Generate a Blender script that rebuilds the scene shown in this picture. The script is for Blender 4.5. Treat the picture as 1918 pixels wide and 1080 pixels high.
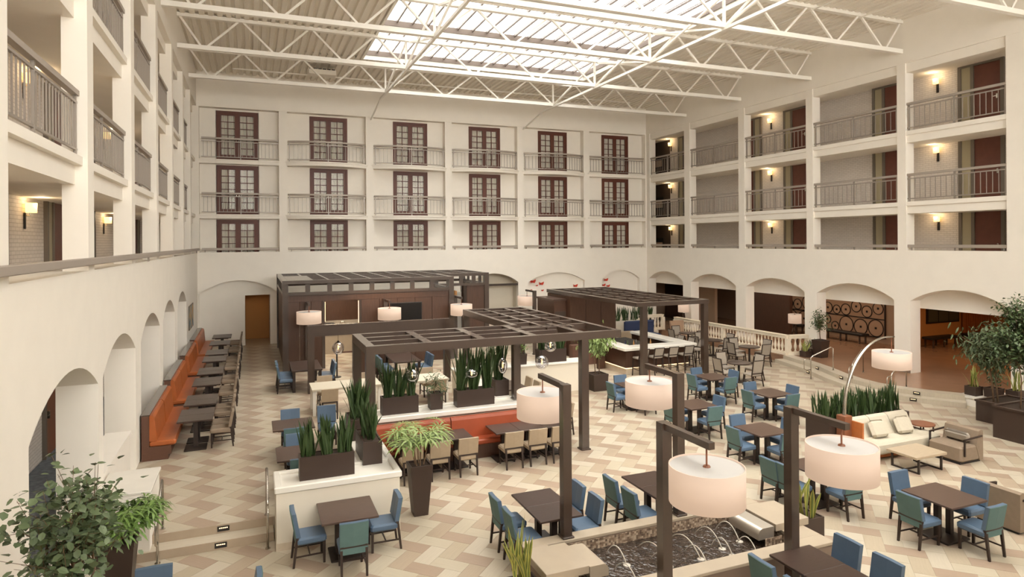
import bpy, math, random
from mathutils import Vector, Matrix, Euler
R = random.Random(7); JIT = random.Random(3)
PI = math.pi
for o in list(bpy.data.objects): bpy.data.objects.remove(o)
S = bpy.context.scene
COL = S.collection

# ---------------------------------------------------------------- camera
cd = bpy.data.cameras.new('camera'); cam = bpy.data.objects.new('camera', cd); COL.objects.link(cam)
cd.sensor_fit = 'HORIZONTAL'; cd.sensor_width = 36.0; cd.lens = 1207.0 / 1918 * 36
cd.shift_y = -(540 - 452.3) / 1918
cd.clip_start = 0.05; cd.clip_end = 300
cam.matrix_world = (Matrix.Translation((0, 0, 5.4)) @ Matrix.Rotation(-0.3830, 4, 'Z') @ Matrix.Rotation(PI/2, 4, 'X')
                    @ Matrix.Rotation(-0.0067, 4, 'Z'))
S.camera = cam
# ---------------------------------------------------------------- sky, sun, exposure
W = bpy.data.worlds.new('sky'); S.world = W; W.use_nodes = True
bg = W.node_tree.nodes['Background']
bg.inputs[0].default_value = (1.0, 0.972, 0.905, 1); bg.inputs[1].default_value = 12.2
S.view_settings.view_transform = 'Standard'; S.view_settings.look = 'None'
S.view_settings.exposure = -0.26; S.view_settings.gamma = 1.0; S.view_settings.use_curve_mapping = False
S.cycles.use_denoising = True
S.cycles.max_bounces = 10; S.cycles.diffuse_bounces = 6; S.cycles.glossy_bounces = 3; S.cycles.transparent_max_bounces = 10
S.cycles.transmission_bounces = 6
S.cycles.caustics_reflective = False; S.cycles.caustics_refractive = False
S.cycles.sample_clamp_indirect = 6.0

def lamp(name, kind, loc, energy, color, size=0.1, rot=(0, 0, 0), size_y=None, spot=None):
    l = bpy.data.lights.new(name, kind); l.energy = energy; l.color = color
    if kind == 'AREA':
        l.size = size
        if size_y: l.shape = 'RECTANGLE'; l.size_y = size_y
    elif kind == 'SPOT':
        l.spot_size = spot or 1.6; l.spot_blend = 0.8; l.shadow_soft_size = size
    else: l.shadow_soft_size = size
    o = bpy.data.objects.new(name, l); COL.objects.link(o); o.location = loc; o.rotation_euler = rot
    return o
for y in (15.5, 20.0, 25.0, 30.5):
    lamp('fill_spot', 'SPOT', (2.6, y, 12.3), 1500, (1, .93, .82), .5, (0, -.27, 0), spot=1.15)  # added fill spots, no visible fixtures; they brighten the left aisle

# ---------------------------------------------------------------- materials
def srgb(r, g, b):
    f = lambda c: (c/255/12.92) if c/255 <= 0.04045 else ((c/255 + 0.055)/1.055)**2.4
    return (f(r), f(g), f(b), 1)
def mat(name, col, rough=0.6, metal=0.0, noise=0.0, nscale=8.0, bump=0.0, bscale=60.0, emit=None, estr=0.0, stretch=None, spec=0.4, sheen=0.0, coat=0.0):
    m = bpy.data.materials.new(name); m.use_nodes = True
    nt = m.node_tree; b = nt.nodes['Principled BSDF']
    c = srgb(*col); b.inputs['Base Color'].default_value = c
    b.inputs['Roughness'].default_value = rough; b.inputs['Metallic'].default_value = metal
    b.inputs['Specular IOR Level'].default_value = spec
    if coat: b.inputs['Coat Weight'].default_value = coat; b.inputs['Coat Roughness'].default_value = 0.16; b.inputs['Coat IOR'].default_value = 1.5
    if sheen: b.inputs['Sheen Weight'].default_value = sheen
    if emit: b.inputs['Emission Color'].default_value = srgb(*emit); b.inputs['Emission Strength'].default_value = estr
    if noise or bump:
        tc = nt.nodes.new('ShaderNodeTexCoord'); mp = nt.nodes.new('ShaderNodeMapping')
        nt.links.new(tc.outputs['Object'], mp.inputs[0])
        if stretch: mp.inputs['Scale'].default_value = stretch
    if noise:
        n = nt.nodes.new('ShaderNodeTexNoise'); n.inputs['Scale'].default_value = nscale; n.inputs['Detail'].default_value = 4
        nt.links.new(mp.outputs[0], n.inputs['Vector'])
        r = nt.nodes.new('ShaderNodeMapRange'); r.inputs[1].default_value = 0.3; r.inputs[2].default_value = 0.7
        r.inputs[3].default_value = 1 - noise; r.inputs[4].default_value = 1 + noise
        nt.links.new(n.outputs[0], r.inputs[0])
        x = nt.nodes.new('ShaderNodeVectorMath'); x.operation = 'SCALE'; x.inputs[0].default_value = c[:3]
        nt.links.new(r.outputs[0], x.inputs['Scale']); nt.links.new(x.outputs[0], b.inputs['Base Color'])
    if bump:
        n2 = nt.nodes.new('ShaderNodeTexNoise'); n2.inputs['Scale'].default_value = bscale
        nt.links.new(mp.outputs[0], n2.inputs['Vector'])
        bp = nt.nodes.new('ShaderNodeBump'); bp.inputs['Strength'].default_value = bump; bp.inputs['Distance'].default_value = 0.01
        nt.links.new(n2.outputs[0], bp.inputs['Height']); nt.links.new(bp.outputs[0], b.inputs['Normal'])
    return m
def brick_mat(name, col, mortar, w, h, bump=0.5):
    m = mat(name, col, 0.7); nt = m.node_tree; b = nt.nodes['Principled BSDF']
    tc = nt.nodes.new('ShaderNodeTexCoord'); sp = nt.nodes.new('ShaderNodeSeparateXYZ'); cb = nt.nodes.new('ShaderNodeCombineXYZ')
    nt.links.new(tc.outputs['Object'], sp.inputs[0])
    ad = nt.nodes.new('ShaderNodeMath'); ad.operation = 'ADD'
    nt.links.new(sp.outputs[0], ad.inputs[0]); nt.links.new(sp.outputs[1], ad.inputs[1])
    nt.links.new(ad.outputs[0], cb.inputs[0]); nt.links.new(sp.outputs[2], cb.inputs[1])
    k = nt.nodes.new('ShaderNodeTexBrick'); k.inputs['Scale'].default_value = 1
    k.inputs['Brick Width'].default_value = w; k.inputs['Row Height'].default_value = h; k.inputs['Mortar Size'].default_value = 0.007
    c = srgb(*col); k.inputs['Color1'].default_value = c; k.inputs['Color2'].default_value = tuple(x*0.93 for x in c[:3]) + (1,)
    k.inputs['Mortar'].default_value = srgb(*mortar)
    nt.links.new(cb.outputs[0], k.inputs['Vector']); nt.links.new(k.outputs[0], b.inputs['Base Color'])
    bp = nt.nodes.new('ShaderNodeBump'); bp.inputs['Strength'].default_value = bump; bp.inputs['Distance'].default_value = 0.012; bp.invert = True
    nt.links.new(k.outputs[1], bp.inputs['Height']); nt.links.new(bp.outputs[0], b.inputs['Normal'])
    return m
def glassy(name, tint, gloss=0.12, rough=0.02, fk=0.6):
    m = bpy.data.materials.new(name); m.use_nodes = True; nt = m.node_tree; nt.nodes.clear()
    out = nt.nodes.new('ShaderNodeOutputMaterial'); mx = nt.nodes.new('ShaderNodeMixShader')
    t = nt.nodes.new('ShaderNodeBsdfTransparent'); t.inputs[0].default_value = tint
    g = nt.nodes.new('ShaderNodeBsdfGlossy'); g.inputs['Roughness'].default_value = rough
    fr = nt.nodes.new('ShaderNodeLayerWeight'); fr.inputs[0].default_value = 0.3
    ml = nt.nodes.new('ShaderNodeMath'); ml.operation = 'MULTIPLY_ADD'; ml.inputs[1].default_value = fk; ml.inputs[2].default_value = gloss
    nt.links.new(fr.outputs['Fresnel'], ml.inputs[0]); nt.links.new(ml.outputs[0], mx.inputs[0])
    nt.links.new(t.outputs[0], mx.inputs[1]); nt.links.new(g.outputs[0], mx.inputs[2]); nt.links.new(mx.outputs[0], out.inputs[0])
    return m
def mixed_leaf(name, c0, c1):
    m = mat(name, c0, 0.45); nt = m.node_tree; b = nt.nodes['Principled BSDF']
    a = nt.nodes.new('ShaderNodeVertexColor'); a.layer_name = 'edge'
    mx = nt.nodes.new('ShaderNodeMix'); mx.data_type = 'RGBA'
    mx.inputs[6].default_value = srgb(*c0); mx.inputs[7].default_value = srgb(*c1)
    nt.links.new(a.outputs[0], mx.inputs[0]); nt.links.new(mx.outputs[2], b.inputs['Base Color'])
    return m
M = {}
M['wall'] = mat('painted wall', (240, 234, 224), 0.75, noise=0.015, nscale=2)
M['deck'] = mat('painted metal deck', (238, 232, 221), 0.6)
M['trussw'] = mat('white painted steel', (244, 240, 232), 0.45)
M['brick'] = brick_mat('white painted brick', (220, 212, 204), (190, 181, 172), 0.24, 0.08)
M['rail'] = mat('grey painted metal', (158, 149, 140), 0.4, 0.3)
M['railcap'] = mat('grey rail cap', (166, 156, 146), 0.45, 0.2)
M['dframe'] = mat('mahogany door wood', (92, 48, 34), 0.45, noise=0.12, nscale=6, stretch=(4, 4, 0.6))
M['curtain'] = mat('white sheer curtain', (240, 234, 224), 0.9)
M['glass'] = glassy('door glass', (0.93, 0.93, 0.92, 1), 0.006, 0.02, 0.16)
M['sky glass'] = glassy('skylight glass', (0.97, 0.97, 0.97, 1), 0.02)
M['skyframe'] = mat('skylight aluminium', (118, 106, 98), 0.5, 0.3)
M['cab'] = mat('gallery door red', (106, 63, 51), 0.5, noise=0.08, nscale=5)
M['dgrey'] = mat('grey door frame', (112, 103, 92), 0.5)
M['sidelight'] = mat('sidelight panel', (166, 156, 128), 0.35)
M['darkwood'] = mat('dark espresso wood', (74, 51, 39), 0.38, noise=0.14, nscale=5, stretch=(6, 6, 0.5))
M['pergola'] = mat('dark bronze powder coat', (60, 45, 36), 0.4, noise=0.05, spec=0.4, coat=1.0)
M['tabletop'] = mat('dark walnut table top', (66, 51, 44), 0.3, noise=0.14, nscale=7, stretch=(1, 8, 1))
M['tabletopb'] = mat('brown walnut table top', (76, 58, 49), 0.32, noise=0.12, nscale=7, stretch=(1, 8, 1))
M['tblbase'] = mat('black bronze base', (46, 36, 31), 0.45)
M['leg'] = mat('dark stained leg', (50, 37, 31), 0.45)
M['blue'] = mat('blue leather', (80, 99, 120), 0.42, noise=0.05, nscale=5)
M['teal'] = mat('teal fabric', (84, 110, 108), 0.7, noise=0.05, nscale=8, bump=0.1, bscale=300)
M['tan'] = mat('tan fabric', (162, 144, 121), 0.7, noise=0.04, nscale=10, bump=0.1, bscale=300)
M['taupe'] = mat('taupe woven fabric', (134, 117, 99), 0.75, noise=0.05, nscale=10, bump=0.1, bscale=300)
M['greyfab'] = mat('light grey fabric', (154, 144, 132), 0.75, noise=0.04, nscale=10, bump=0.1, bscale=300)
M['orange'] = mat('burnt orange leather', (166, 90, 46), 0.4, noise=0.07, nscale=4)
M['orangered'] = mat('rust red leather', (152, 70, 40), 0.38, noise=0.08, nscale=4)
M['plinth'] = mat('brown laminate plinth', (92, 62, 48), 0.5, noise=0.08, stretch=(1, 1, 6))
M['marble'] = mat('white marble', (224, 219, 209), 0.25, noise=0.03, nscale=3)
M['lowwall'] = mat('cream low wall', (216, 207, 191), 0.7)
M['stonebase'] = mat('stone skirting', (196, 182, 162), 0.5, noise=0.05)
M['shade'] = mat('lit linen shade', (158, 142, 132), 0.8, emit=(255, 219, 188), estr=0.54)
M['shadetop'] = mat('lamp diffuser', (170, 166, 162), 0.6, emit=(255, 228, 212), estr=0.02)
M['steel'] = mat('brushed steel', (196, 190, 180), 0.25, 1.0)
M['satin'] = mat('satin steel sheet', (206, 198, 186), 0.42, 0.85)
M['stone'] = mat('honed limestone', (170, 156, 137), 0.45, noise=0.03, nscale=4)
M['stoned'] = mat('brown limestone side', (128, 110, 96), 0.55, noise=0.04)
M['pot'] = mat('brown fibre planter', (60, 46, 39), 0.42, noise=0.04, nscale=3)
M['soil'] = mat('dark bark mulch', (58, 44, 34), 0.95, noise=0.4, nscale=60, bump=1.0, bscale=80)
M['snake'] = mixed_leaf('snake plant leaf', (46, 64, 34), (62, 80, 42))
M['snakev'] = mixed_leaf('variegated snake leaf', (76, 100, 52), (186, 178, 92))
M['leafdk'] = mat('dark glossy leaf', (78, 94, 60), 0.4, noise=0.2, nscale=3)
M['leafrd'] = mat('round green leaf', (92, 106, 74), 0.45, noise=0.2, nscale=3)
M['leafpalm'] = mat('palm leaf', (102, 130, 62), 0.45, noise=0.15, nscale=3)
M['leafpale'] = mat('pale palm leaf', (126, 144, 84), 0.5, noise=0.12, nscale=3)
M['bark'] = mat('bark', (116, 92, 70), 0.85, noise=0.2, nscale=20)
M['cream'] = mat('cream boucle', (190, 181, 163), 0.85, noise=0.03, nscale=20, bump=0.15, bscale=250)
M['walnut'] = mat('walnut veneer', (128, 80, 56), 0.4, noise=0.12, nscale=6, stretch=(1, 8, 1))
M['oakframe'] = mat('orange oak frame', (178, 106, 58), 0.45, noise=0.1, nscale=6)
M['lightoak'] = mat('greige table top', (168, 151, 128), 0.4, noise=0.06, nscale=6, stretch=(1, 6, 1))
M['browntile'] = mat('polished brown hall tile', (150, 116, 92), 0.22, noise=0.06, nscale=2)
M['carpet'] = mat('dark patterned carpet', (92, 96, 100), 0.95, noise=0.6, nscale=9, stretch=(1, 5, 1))
M['hallwall'] = mat('taupe hall wall', (170, 146, 124), 0.7)
M['amber'] = mat('amber hall wall', (190, 138, 84), 0.7)
M['dark'] = mat('dark void', (66, 54, 46), 0.6)
M['screen'] = mat('tv screen', (26, 24, 25), 0.15)
M['black'] = mat('black iron', (34, 30, 28), 0.5)
M['bulb'] = mat('filament bulb', (255, 210, 150), 0.4, emit=(255, 205, 140), estr=2.0)
M['globe'] = glassy('smoky glass globe', (0.88, 0.88, 0.92, 1), 0.10)
M['sconce'] = mat('glowing glass sconce', (255, 225, 170), 0.5, emit=(255, 205, 128), estr=3.0)
M['led'] = mat('warm led strip', (255, 230, 190), 0.4, emit=(255, 220, 170), estr=2.2)
M['red'] = mat('red enamel', (196, 62, 44), 0.5)
M['navy'] = mat('navy fabric', (44, 54, 84), 0.7)
M['balus'] = mat('cream cast stone', (226, 214, 194), 0.6, noise=0.03)
M['wheelbg'] = mat('taupe art backing', (166, 136, 112), 0.7)
M['wheeldisc'] = mat('pale wheel disc', (178, 148, 124), 0.7)
M['leafwin'] = mat('reflecting lobby glass', (70, 74, 66), 0.15)
M['slatwood'] = mat('lobby slat wood', (160, 98, 52), 0.5)
for k, c in {'tile_cream': (186, 175, 157), 'tile_cream2': (180, 169, 149), 'tile_brown': (160, 140, 122), 'tile_taupe': (172, 158, 137), 'tile_taupe2': (168, 151, 131)}.items():
    M[k] = mat(k, c, 0.32, noise=0.05, nscale=3, stretch=(1, 12, 1))
M['grout'] = mat('grout', (180, 168, 150), 0.8)

# ---------------------------------------------------------------- mesh builder
class MB:
    def __init__(s): s.v = []; s.f = []
    def add(s, vs, fs):
        n = len(s.v); s.v += [tuple(v) for v in vs]; s.f += [tuple(i + n for i in f) for f in fs]; return s
    def box(s, x0, y0, z0, x1, y1, z1):
        j = JIT.uniform(0, .0009); x0, x1 = min(x0, x1), max(x0, x1); y0, y1 = min(y0, y1), max(y0, y1); z0, z1 = min(z0, z1), max(z0, z1)
        x0 -= j; y0 -= j; z0 -= j; x1 += j; y1 += j; z1 += j   # hair-thin differences keep touching faces from coinciding
        return s.add([(x0,y0,z0),(x1,y0,z0),(x1,y1,z0),(x0,y1,z0),(x0,y0,z1),(x1,y0,z1),(x1,y1,z1),(x0,y1,z1)],
                     [(0,3,2,1),(4,5,6,7),(0,1,5,4),(1,2,6,5),(2,3,7,6),(3,0,4,7)])
    def rbox(s, x0, y0, z0, x1, y1, z1, b=0.015):
        # box with chamfered edges
        x0, x1 = min(x0, x1), max(x0, x1); y0, y1 = min(y0, y1), max(y0, y1); z0, z1 = min(z0, z1), max(z0, z1)
        j = JIT.uniform(0, .0012); x0 -= j; y0 -= j; z0 -= j; x1 += j; y1 += j; z1 += j
        b = min(b, (x1-x0)*.45, (y1-y0)*.45, (z1-z0)*.45)
        vs = []
        for z, i in ((z0, b), (z0+b, 0), (z1-b, 0), (z1, b)):
            c = b if i == 0 else b + i
            k = 0 if i == 0 else b
            X0, X1, Y0, Y1 = x0+k, x1-k, y0+k, y1-k
            vs += [(X0+b,Y0,z),(X1-b,Y0,z),(X1,Y0+b,z),(X1,Y1-b,z),(X1-b,Y1,z),(X0+b,Y1,z),(X0,Y1-b,z),(X0,Y0+b,z)]
        fs = [tuple(range(7, -1, -1)), tuple(range(24, 32))]
        for r in range(3):
            for i in range(8):
                j = (i+1) % 8; fs.append((r*8+i, r*8+j, r*8+8+j, r*8+8+i))
        return s.add(vs, fs)
    def bar(s, p, q, w, h=None, up=(0, 0, 1)):
        p, q = Vector(p), Vector(q); d = (q-p).normalized(); h = h or w
        u = Vector(up)
        if abs(d.dot(u)) > 0.98: u = Vector((0, 1, 0))
        a = d.cross(u).normalized(); b = a.cross(d).normalized()
        a = a*w/2; b = b*h/2
        vs = [p-a-b, p+a-b, p+a+b, p-a+b, q-a-b, q+a-b, q+a+b, q-a+b]
        return s.add(vs, [(0,1,2,3),(7,6,5,4),(0,4,5,1),(1,5,6,2),(2,6,7,3),(3,7,4,0)])
    def tube(s, pts, r, n=8, r2=None, cap=True):
        pts = [Vector(p) for p in pts]; m = len(pts); base = len(s.v); prev = None
        for i, p in enumerate(pts):
            d = (pts[min(i+1, m-1)] - pts[max(i-1, 0)]).normalized()
            if prev is None:
                u = Vector((0, 0, 1)) if abs(d.z) < 0.9 else Vector((0, 1, 0)); a = d.cross(u).normalized()
            else:
                a = (prev - d*prev.dot(d)).normalized()
            prev = a; b = d.cross(a)
            rr = r if r2 is None else r + (r2-r)*i/(m-1)
            for k in range(n):
                t = 2*PI*k/n; s.v.append(tuple(p + (a*math.cos(t) + b*math.sin(t))*rr))
        for i in range(m-1):
            for k in range(n):
                j = (k+1) % n; s.f.append((base+i*n+k, base+i*n+j, base+i*n+n+j, base+i*n+n+k))
        if cap: s.f.append(tuple(base+k for k in range(n-1, -1, -1))); s.f.append(tuple(base+(m-1)*n+k for k in range(n)))
        return s
    def lathe(s, prof, cx=0, cy=0, n=16, cap=True):
        base = len(s.v)
        for r, z in prof:
            for k in range(n):
                t = 2*PI*k/n; s.v.append((cx+r*math.cos(t), cy+r*math.sin(t), z))
        m = len(prof)
        for i in range(m-1):
            for k in range(n):
                j = (k+1) % n; s.f.append((base+i*n+k, base+i*n+j, base+i*n+n+j, base+i*n+n+k))
        if cap: s.f.append(tuple(base+k for k in range(n-1, -1, -1))); s.f.append(tuple(base+(m-1)*n+k for k in range(n)))
        return s
    def prism(s, poly, z0, z1):
        n = len(poly); vs = [(x, y, z0) for x, y in poly] + [(x, y, z1) for x, y in poly]
        fs = [tuple(range(n-1, -1, -1)), tuple(range(n, 2*n))] + [(i, (i+1) % n, n+(i+1) % n, n+i) for i in range(n)]
        return s.add(vs, fs)
    def frustum(s, x0, y0, x1, y1, z0, a0, b0, a1, b1, z1):
        return s.add([(x0,y0,z0),(x1,y0,z0),(x1,y1,z0),(x0,y1,z0),(a0,b0,z1),(a1,b0,z1),(a1,b1,z1),(a0,b1,z1)],
                     [(0,3,2,1),(4,5,6,7),(0,1,5,4),(1,2,6,5),(2,3,7,6),(3,0,4,7)])
    def mesh(s, name, m, smooth=False):
        me = bpy.data.meshes.new(name); me.from_pydata(s.v, [], s.f); me.materials.append(m)
        if smooth: me.polygons.foreach_set('use_smooth', [True]*len(me.polygons))
        me.update(); return me
    def build(s, name, m, parent=None, smooth=False, loc=None, kind=None):
        o = bpy.data.objects.new(name, s.mesh(name, m, smooth)); COL.objects.link(o)
        if parent: o.parent = parent
        if loc: o.location = loc
        if kind: o['kind'] = kind
        return o
def link(name, me, parent=None, loc=None, rot=None, scale=None):
    o = bpy.data.objects.new(name, me); COL.objects.link(o)
    if parent: o.parent = parent
    if loc: o.location = loc
    if rot: o.rotation_euler = rot
    if scale: o.scale = scale if hasattr(scale, '__len__') else (scale,)*3
    return o
def tag(o, label, cat, group=None, kind=None):
    if label: o['label'] = label
    if cat: o['category'] = cat
    if group: o['group'] = group
    if kind: o['kind'] = kind
    return o
def thing(name, label, cat, loc=(0, 0, 0), rz=0.0, group=None):
    o = bpy.data.objects.new(name, None); COL.objects.link(o); o.empty_display_size = 0.2
    o.location = loc; o.rotation_euler = (0, 0, rz)
    return tag(o, label, cat, group)
def dup(root, loc, rz=0.0, label=None, group=None, mats=None):
    r = root.copy(); COL.objects.link(r); r.location = loc; r.rotation_euler = (0, 0, rz)
    if label: r['label'] = label
    if group: r['group'] = group
    for ch in root.children:
        c = ch.copy(); COL.objects.link(c); c.parent = r
        for g in ch.children:
            d = g.copy(); COL.objects.link(d); d.parent = c
    return r
def struct(mb, name, m, parent=None, smooth=False):
    o = mb.build(name, m, parent, smooth)
    if not parent: o['kind'] = 'structure'
    return o
def sroot(name):
    o = bpy.data.objects.new(name, None); COL.objects.link(o); o['kind'] = 'structure'; return o
ORD = ['first', 'second', 'third', 'fourth', 'fifth', 'sixth', 'seventh', 'eighth', 'ninth', 'tenth', 'eleventh', 'twelfth', 'thirteenth', 'fourteenth', 'fifteenth', 'sixteenth']
# ================================================================ SETTING
XL, XR, YB, YF = -2.48, 23.16, 34.65, -2.0
def wall_arches(mapf, u0, u1, z0, z1, t, ops, flip=False, n=14):
    """wall slab with arched openings; mapf(u, d, z) -> world; ops = (a, b, z_spring, z_top, z_bottom)"""
    mb = MB()
    def bx(a, b, za, zb):
        p, q = mapf(a, 0, za), mapf(b, t, zb); mb.box(p[0], p[1], p[2], q[0], q[1], q[2])
    c = u0
    for a, b, zs, zt, zb in sorted(ops):
        if a > c: bx(c, a, z0, z1)
        if zb > z0: bx(a, b, z0, zb)
        w = (b-a)/2; s = zt-zs; rad = (w*w+s*s)/(2*s); m = (a+b)/2
        us = [a + (b-a)*i/n for i in range(n+1)]
        zz = [zt - rad + math.sqrt(max(rad*rad-(u-m)**2, 0)) for u in us]
        for i in range(n):
            A, B, za, zb2 = us[i], us[i+1], zz[i], zz[i+1]
            vs = [mapf(A,0,za), mapf(B,0,zb2), mapf(B,0,z1), mapf(A,0,z1), mapf(A,t,za), mapf(B,t,zb2), mapf(B,t,z1), mapf(A,t,z1)]
            mb.add(vs, [(0,1,2,3),(7,6,5,4),(0,4,5,1),(3,2,6,7)])
        c = b
    if c < u1: bx(c, u1, z0, z1)
    return mb
LMAP = lambda u, d, z: (XL-d, u, z)
RMAP = lambda u, d, z: (XR+d, u, z)
BMAP = lambda u, d, z: (u, YB+d, z)
LFLOOR = [4.12, 6.82, 9.52]; PAR = 4.97
# ---- left wall
lops = [(9.25,12.98,3.0,3.55,.27),(13.36,16.8,3.04,3.57,.27),(17.55,20.95,3.06,3.58,.27),(21.65,24.8,3.08,3.6,.27),(25.6,28.98,3.08,3.6,.27)]
wl = struct(wall_arches(LMAP, YF, YB, 0, PAR, .62, lops), 'wall_left', M['wall'])
LCOL = [0.0, 4.1, 8.2, 12.33, 16.45, 20.47, 24.3, 28.0, 31.2]
for y in LCOL: MB().box(XL, y, PAR, XL-.36, y+.42, 12.1).build('column', M['wall'], wl)
for z in (6.37, 9.07):
    MB().box(-2.82, YF, z, -2.66, YB, z+.32).box(-2.82, YF, z+.31, -2.55, YB, z+.45).build('balcony_beam', M['wall'], wl)
    MB().box(-4.4, YF, z+.02, -2.8, YB, z+.45).build('gallery_slab', M['wall'], wl)
MB().box(-4.4, YF, 11.75, -2.66, YB, 12.1).build('gallery_ceiling', M['wall'], wl)
MB().box(-2.95, YF, 12.1, XL, YB, 13.9).build('upper_wall', M['wall'], wl)
MB().box(-4.6, YF, 3.9, -3.1, YB, 4.12).build('gallery_slab', M['wall'], wl)
MB().box(-4.4, YF, 4.12, -4.6, YB, 12.1).build('brick_wall', M['brick'], wl)
# corridor behind the left arches
MB().box(-4.65, YF, .2, -3.1, YB, .3).build('corridor_carpet', M['carpet'], wl)
MB().box(-2.95, 13.3, .25, -2.52, 16.25, 1.24).box(-2.98, 13.3, 1.24, -2.49, 16.28, 1.30).build('arch_parapet', M['wall'], wl)
MB().box(-4.85, YF, .3, -4.65, YB, 3.9).build('corridor_wall', M['brick'], wl)
# ---- right wall
rops = [(13.56,17.05,3.05,3.57,.27),(17.72,21.42,3.05,3.57,.27),(22.1,25.86,3.05,3.57,.27),(26.58,30.24,3.05,3.57,.27),(30.98,34.45,3.03,3.55,.27)]
wr = struct(wall_arches(RMAP, YF, YB, 0, PAR, .54, rops), 'wall_right', M['wall'])
RCOL = [(11.6, 13.66), (17.2, 17.55), (21.6, 21.97), (25.9, 26.33), (30.3, 30.8), (34.3, 34.65)]
for a, b in RCOL: MB().box(XR, a, PAR, XR+.45, b, 12.1).build('column', M['wall'], wr)
for z in (6.37, 9.07):
    MB().box(XR+.08, YF, z, XR+.5, YB, z+.3).box(XR+.02, YF, z+.29, XR+.5, YB, z+.45).build('balcony_beam', M['wall'], wr)
    MB().box(XR+.45, YF, z+.02, 25.1, 38, z+.45).build('gallery_slab', M['wall'], wr)
MB().box(XR+.06, YF, 11.75, XR+.48, YB, 12.12).build('lintel', M['wall'], wr)
MB().box(XR+.45, YF, 11.9, 25.1, 38, 12.1).build('gallery_ceiling', M['wall'], wr)
MB().box(XR-.02, YF, 12.1, XR+.5, YB, 13.9).build('upper_wall', M['wall'], wr)
MB().box(XR+.5, YF, 3.9, 25.1, 38, 4.12).build('gallery_slab', M['wall'], wr)
MB().box(25.0, YF, 4.12, 25.2, 34.7, 12.1).build('brick_wall', M['brick'], wr)
MB().box(25.0, 34.7, 4.12, 25.2, 38.2, 12.1).box(23.1, 38, 4.12, 25.2, 38.2, 12.1).build('dark_wall', M['dark'], wr)
MB().box(XR+.54, 11.6, 2.75, XR+.7, YB, 3.9).build('soffit_band', M['wall'], wr)
for a, b, *_ in rops: MB().box(XR-.012, a-.33-.33 if a > 14 else a-.6, 0.3, XR+.552, a+.012, .46).build('baseboard', M['stoned'], wr)
# hall behind the right arches
MB().box(XR+.6, 9.0, 3.55, 36, 38, 3.9).build('hall_ceiling', M['hallwall'], wr)
MB().box(28.6, 21.3, .3, 28.8, 38, 3.6).build('hall_wall', M['hallwall'], wr)
MB().box(28.6, 21.3, .3, 36, 21.4, 3.6).box(35.8, 9.0, .3, 36, 21.3, 3.6).box(23.8, 9.0, .3, 36, 9.2, 3.6).build('lobby_wall', M['amber'], wr)
MB().box(23.7, 37.0, .3, 29, 37.2, 3.6).build('hall_end_wall', M['hallwall'], wr)
# dark doorway pieces seen through the two farthest arches
MB().box(26.4, 26.2, .3, 26.6, 29.0, 2.75).build('dark_screen_wall', M['darkwood'], wr)
MB().box(25.6, 33.2, .3, 25.8, 36.2, 2.9).build('dark_screen_wall', M['darkwood'], wr)
MB().box(25.6, 31.2, .3, 25.8, 33.2, 2.9).build('tan_screen_wall', M['hallwall'], wr)
# ---- back wall
bops = [(-2.44,1.16,2.95,3.57,.27),(11.32,14.34,3.05,3.58,0),(14.98,18.7,3.02,3.56,2.0),(19.9,22.6,3.05,3.57,1.6)]
wb = struct(wall_arches(BMAP, XL-.1, XR+.1, 0, PAR, .3, bops), 'wall_back', M['wall'])
MB().box(-2.6, YB+.28, .3, -.36, YB+.34, 3.9).box(-.37, YB+.28, 2.8, 1.3, YB+.34, 3.9).box(.81, YB+.28, .3, 1.3, YB+.34, 2.9).build('arch_infill', M['wall'], wb)
MB().box(14.9, YB+.22, 1.9, 18.8, YB+.3, 3.7).build('arch_infill', M['wall'], wb)
MB().box(19.8, YB+.22, 1.5, 22.7, YB+.3, 3.7).build('arch_infill', M['wall'], wb)
MB().box(11.1, YB+.9, 0, 15.2, YB+1.0, 3.9).box(14.36, YB+.25, 0, 14.46, YB+1.0, 3.9).build('arch_infill', M['lowwall'], wb)
MB().box(-.4, YB+2.6, .3, .95, YB+2.7, 2.9).build('corridor_wall', M['amber'], wb)
MB().box(-.5, YB+.34, .3, -.37, YB+2.6, 2.9).box(.81, YB+.34, .3, .95, YB+2.6, 2.9).build('corridor_wall', M['hallwall'], wb)
MB().box(-.5, YB+.34, 2.8, .95, YB+2.7, 2.9).build('corridor_ceiling', M['wall'], wb)
MB().box(-.5, YB, .2, .95, YB+2.7, .3).build('corridor_floor', M['tile_taupe2'], wb)
MB().box(11.3, YB+.05, 2.86, 14.34, YB+.14, 2.98).build('dark_track', M['dark'], wb)
BP = [-2.5, 1.473, 5.824, 10.175, 14.527, 18.878, 23.2]   # pillar centres
for i, x in enumerate(BP):
    w = .2 if 0 < i < 6 else .12
    MB().box(x-w, YB, PAR, x+w, YB+.5, 12.1).build('column', M['wall'], wb)
MB().box(XL, YB-.02, 12.08, XR, YB+.6, 13.9).build('upper_wall', M['wall'], wb)
DX = [(-1.65,.33),(2.79,4.72),(7.17,9.05),(11.5,13.4),(15.85,17.72),(20.2,22.02)]
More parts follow.
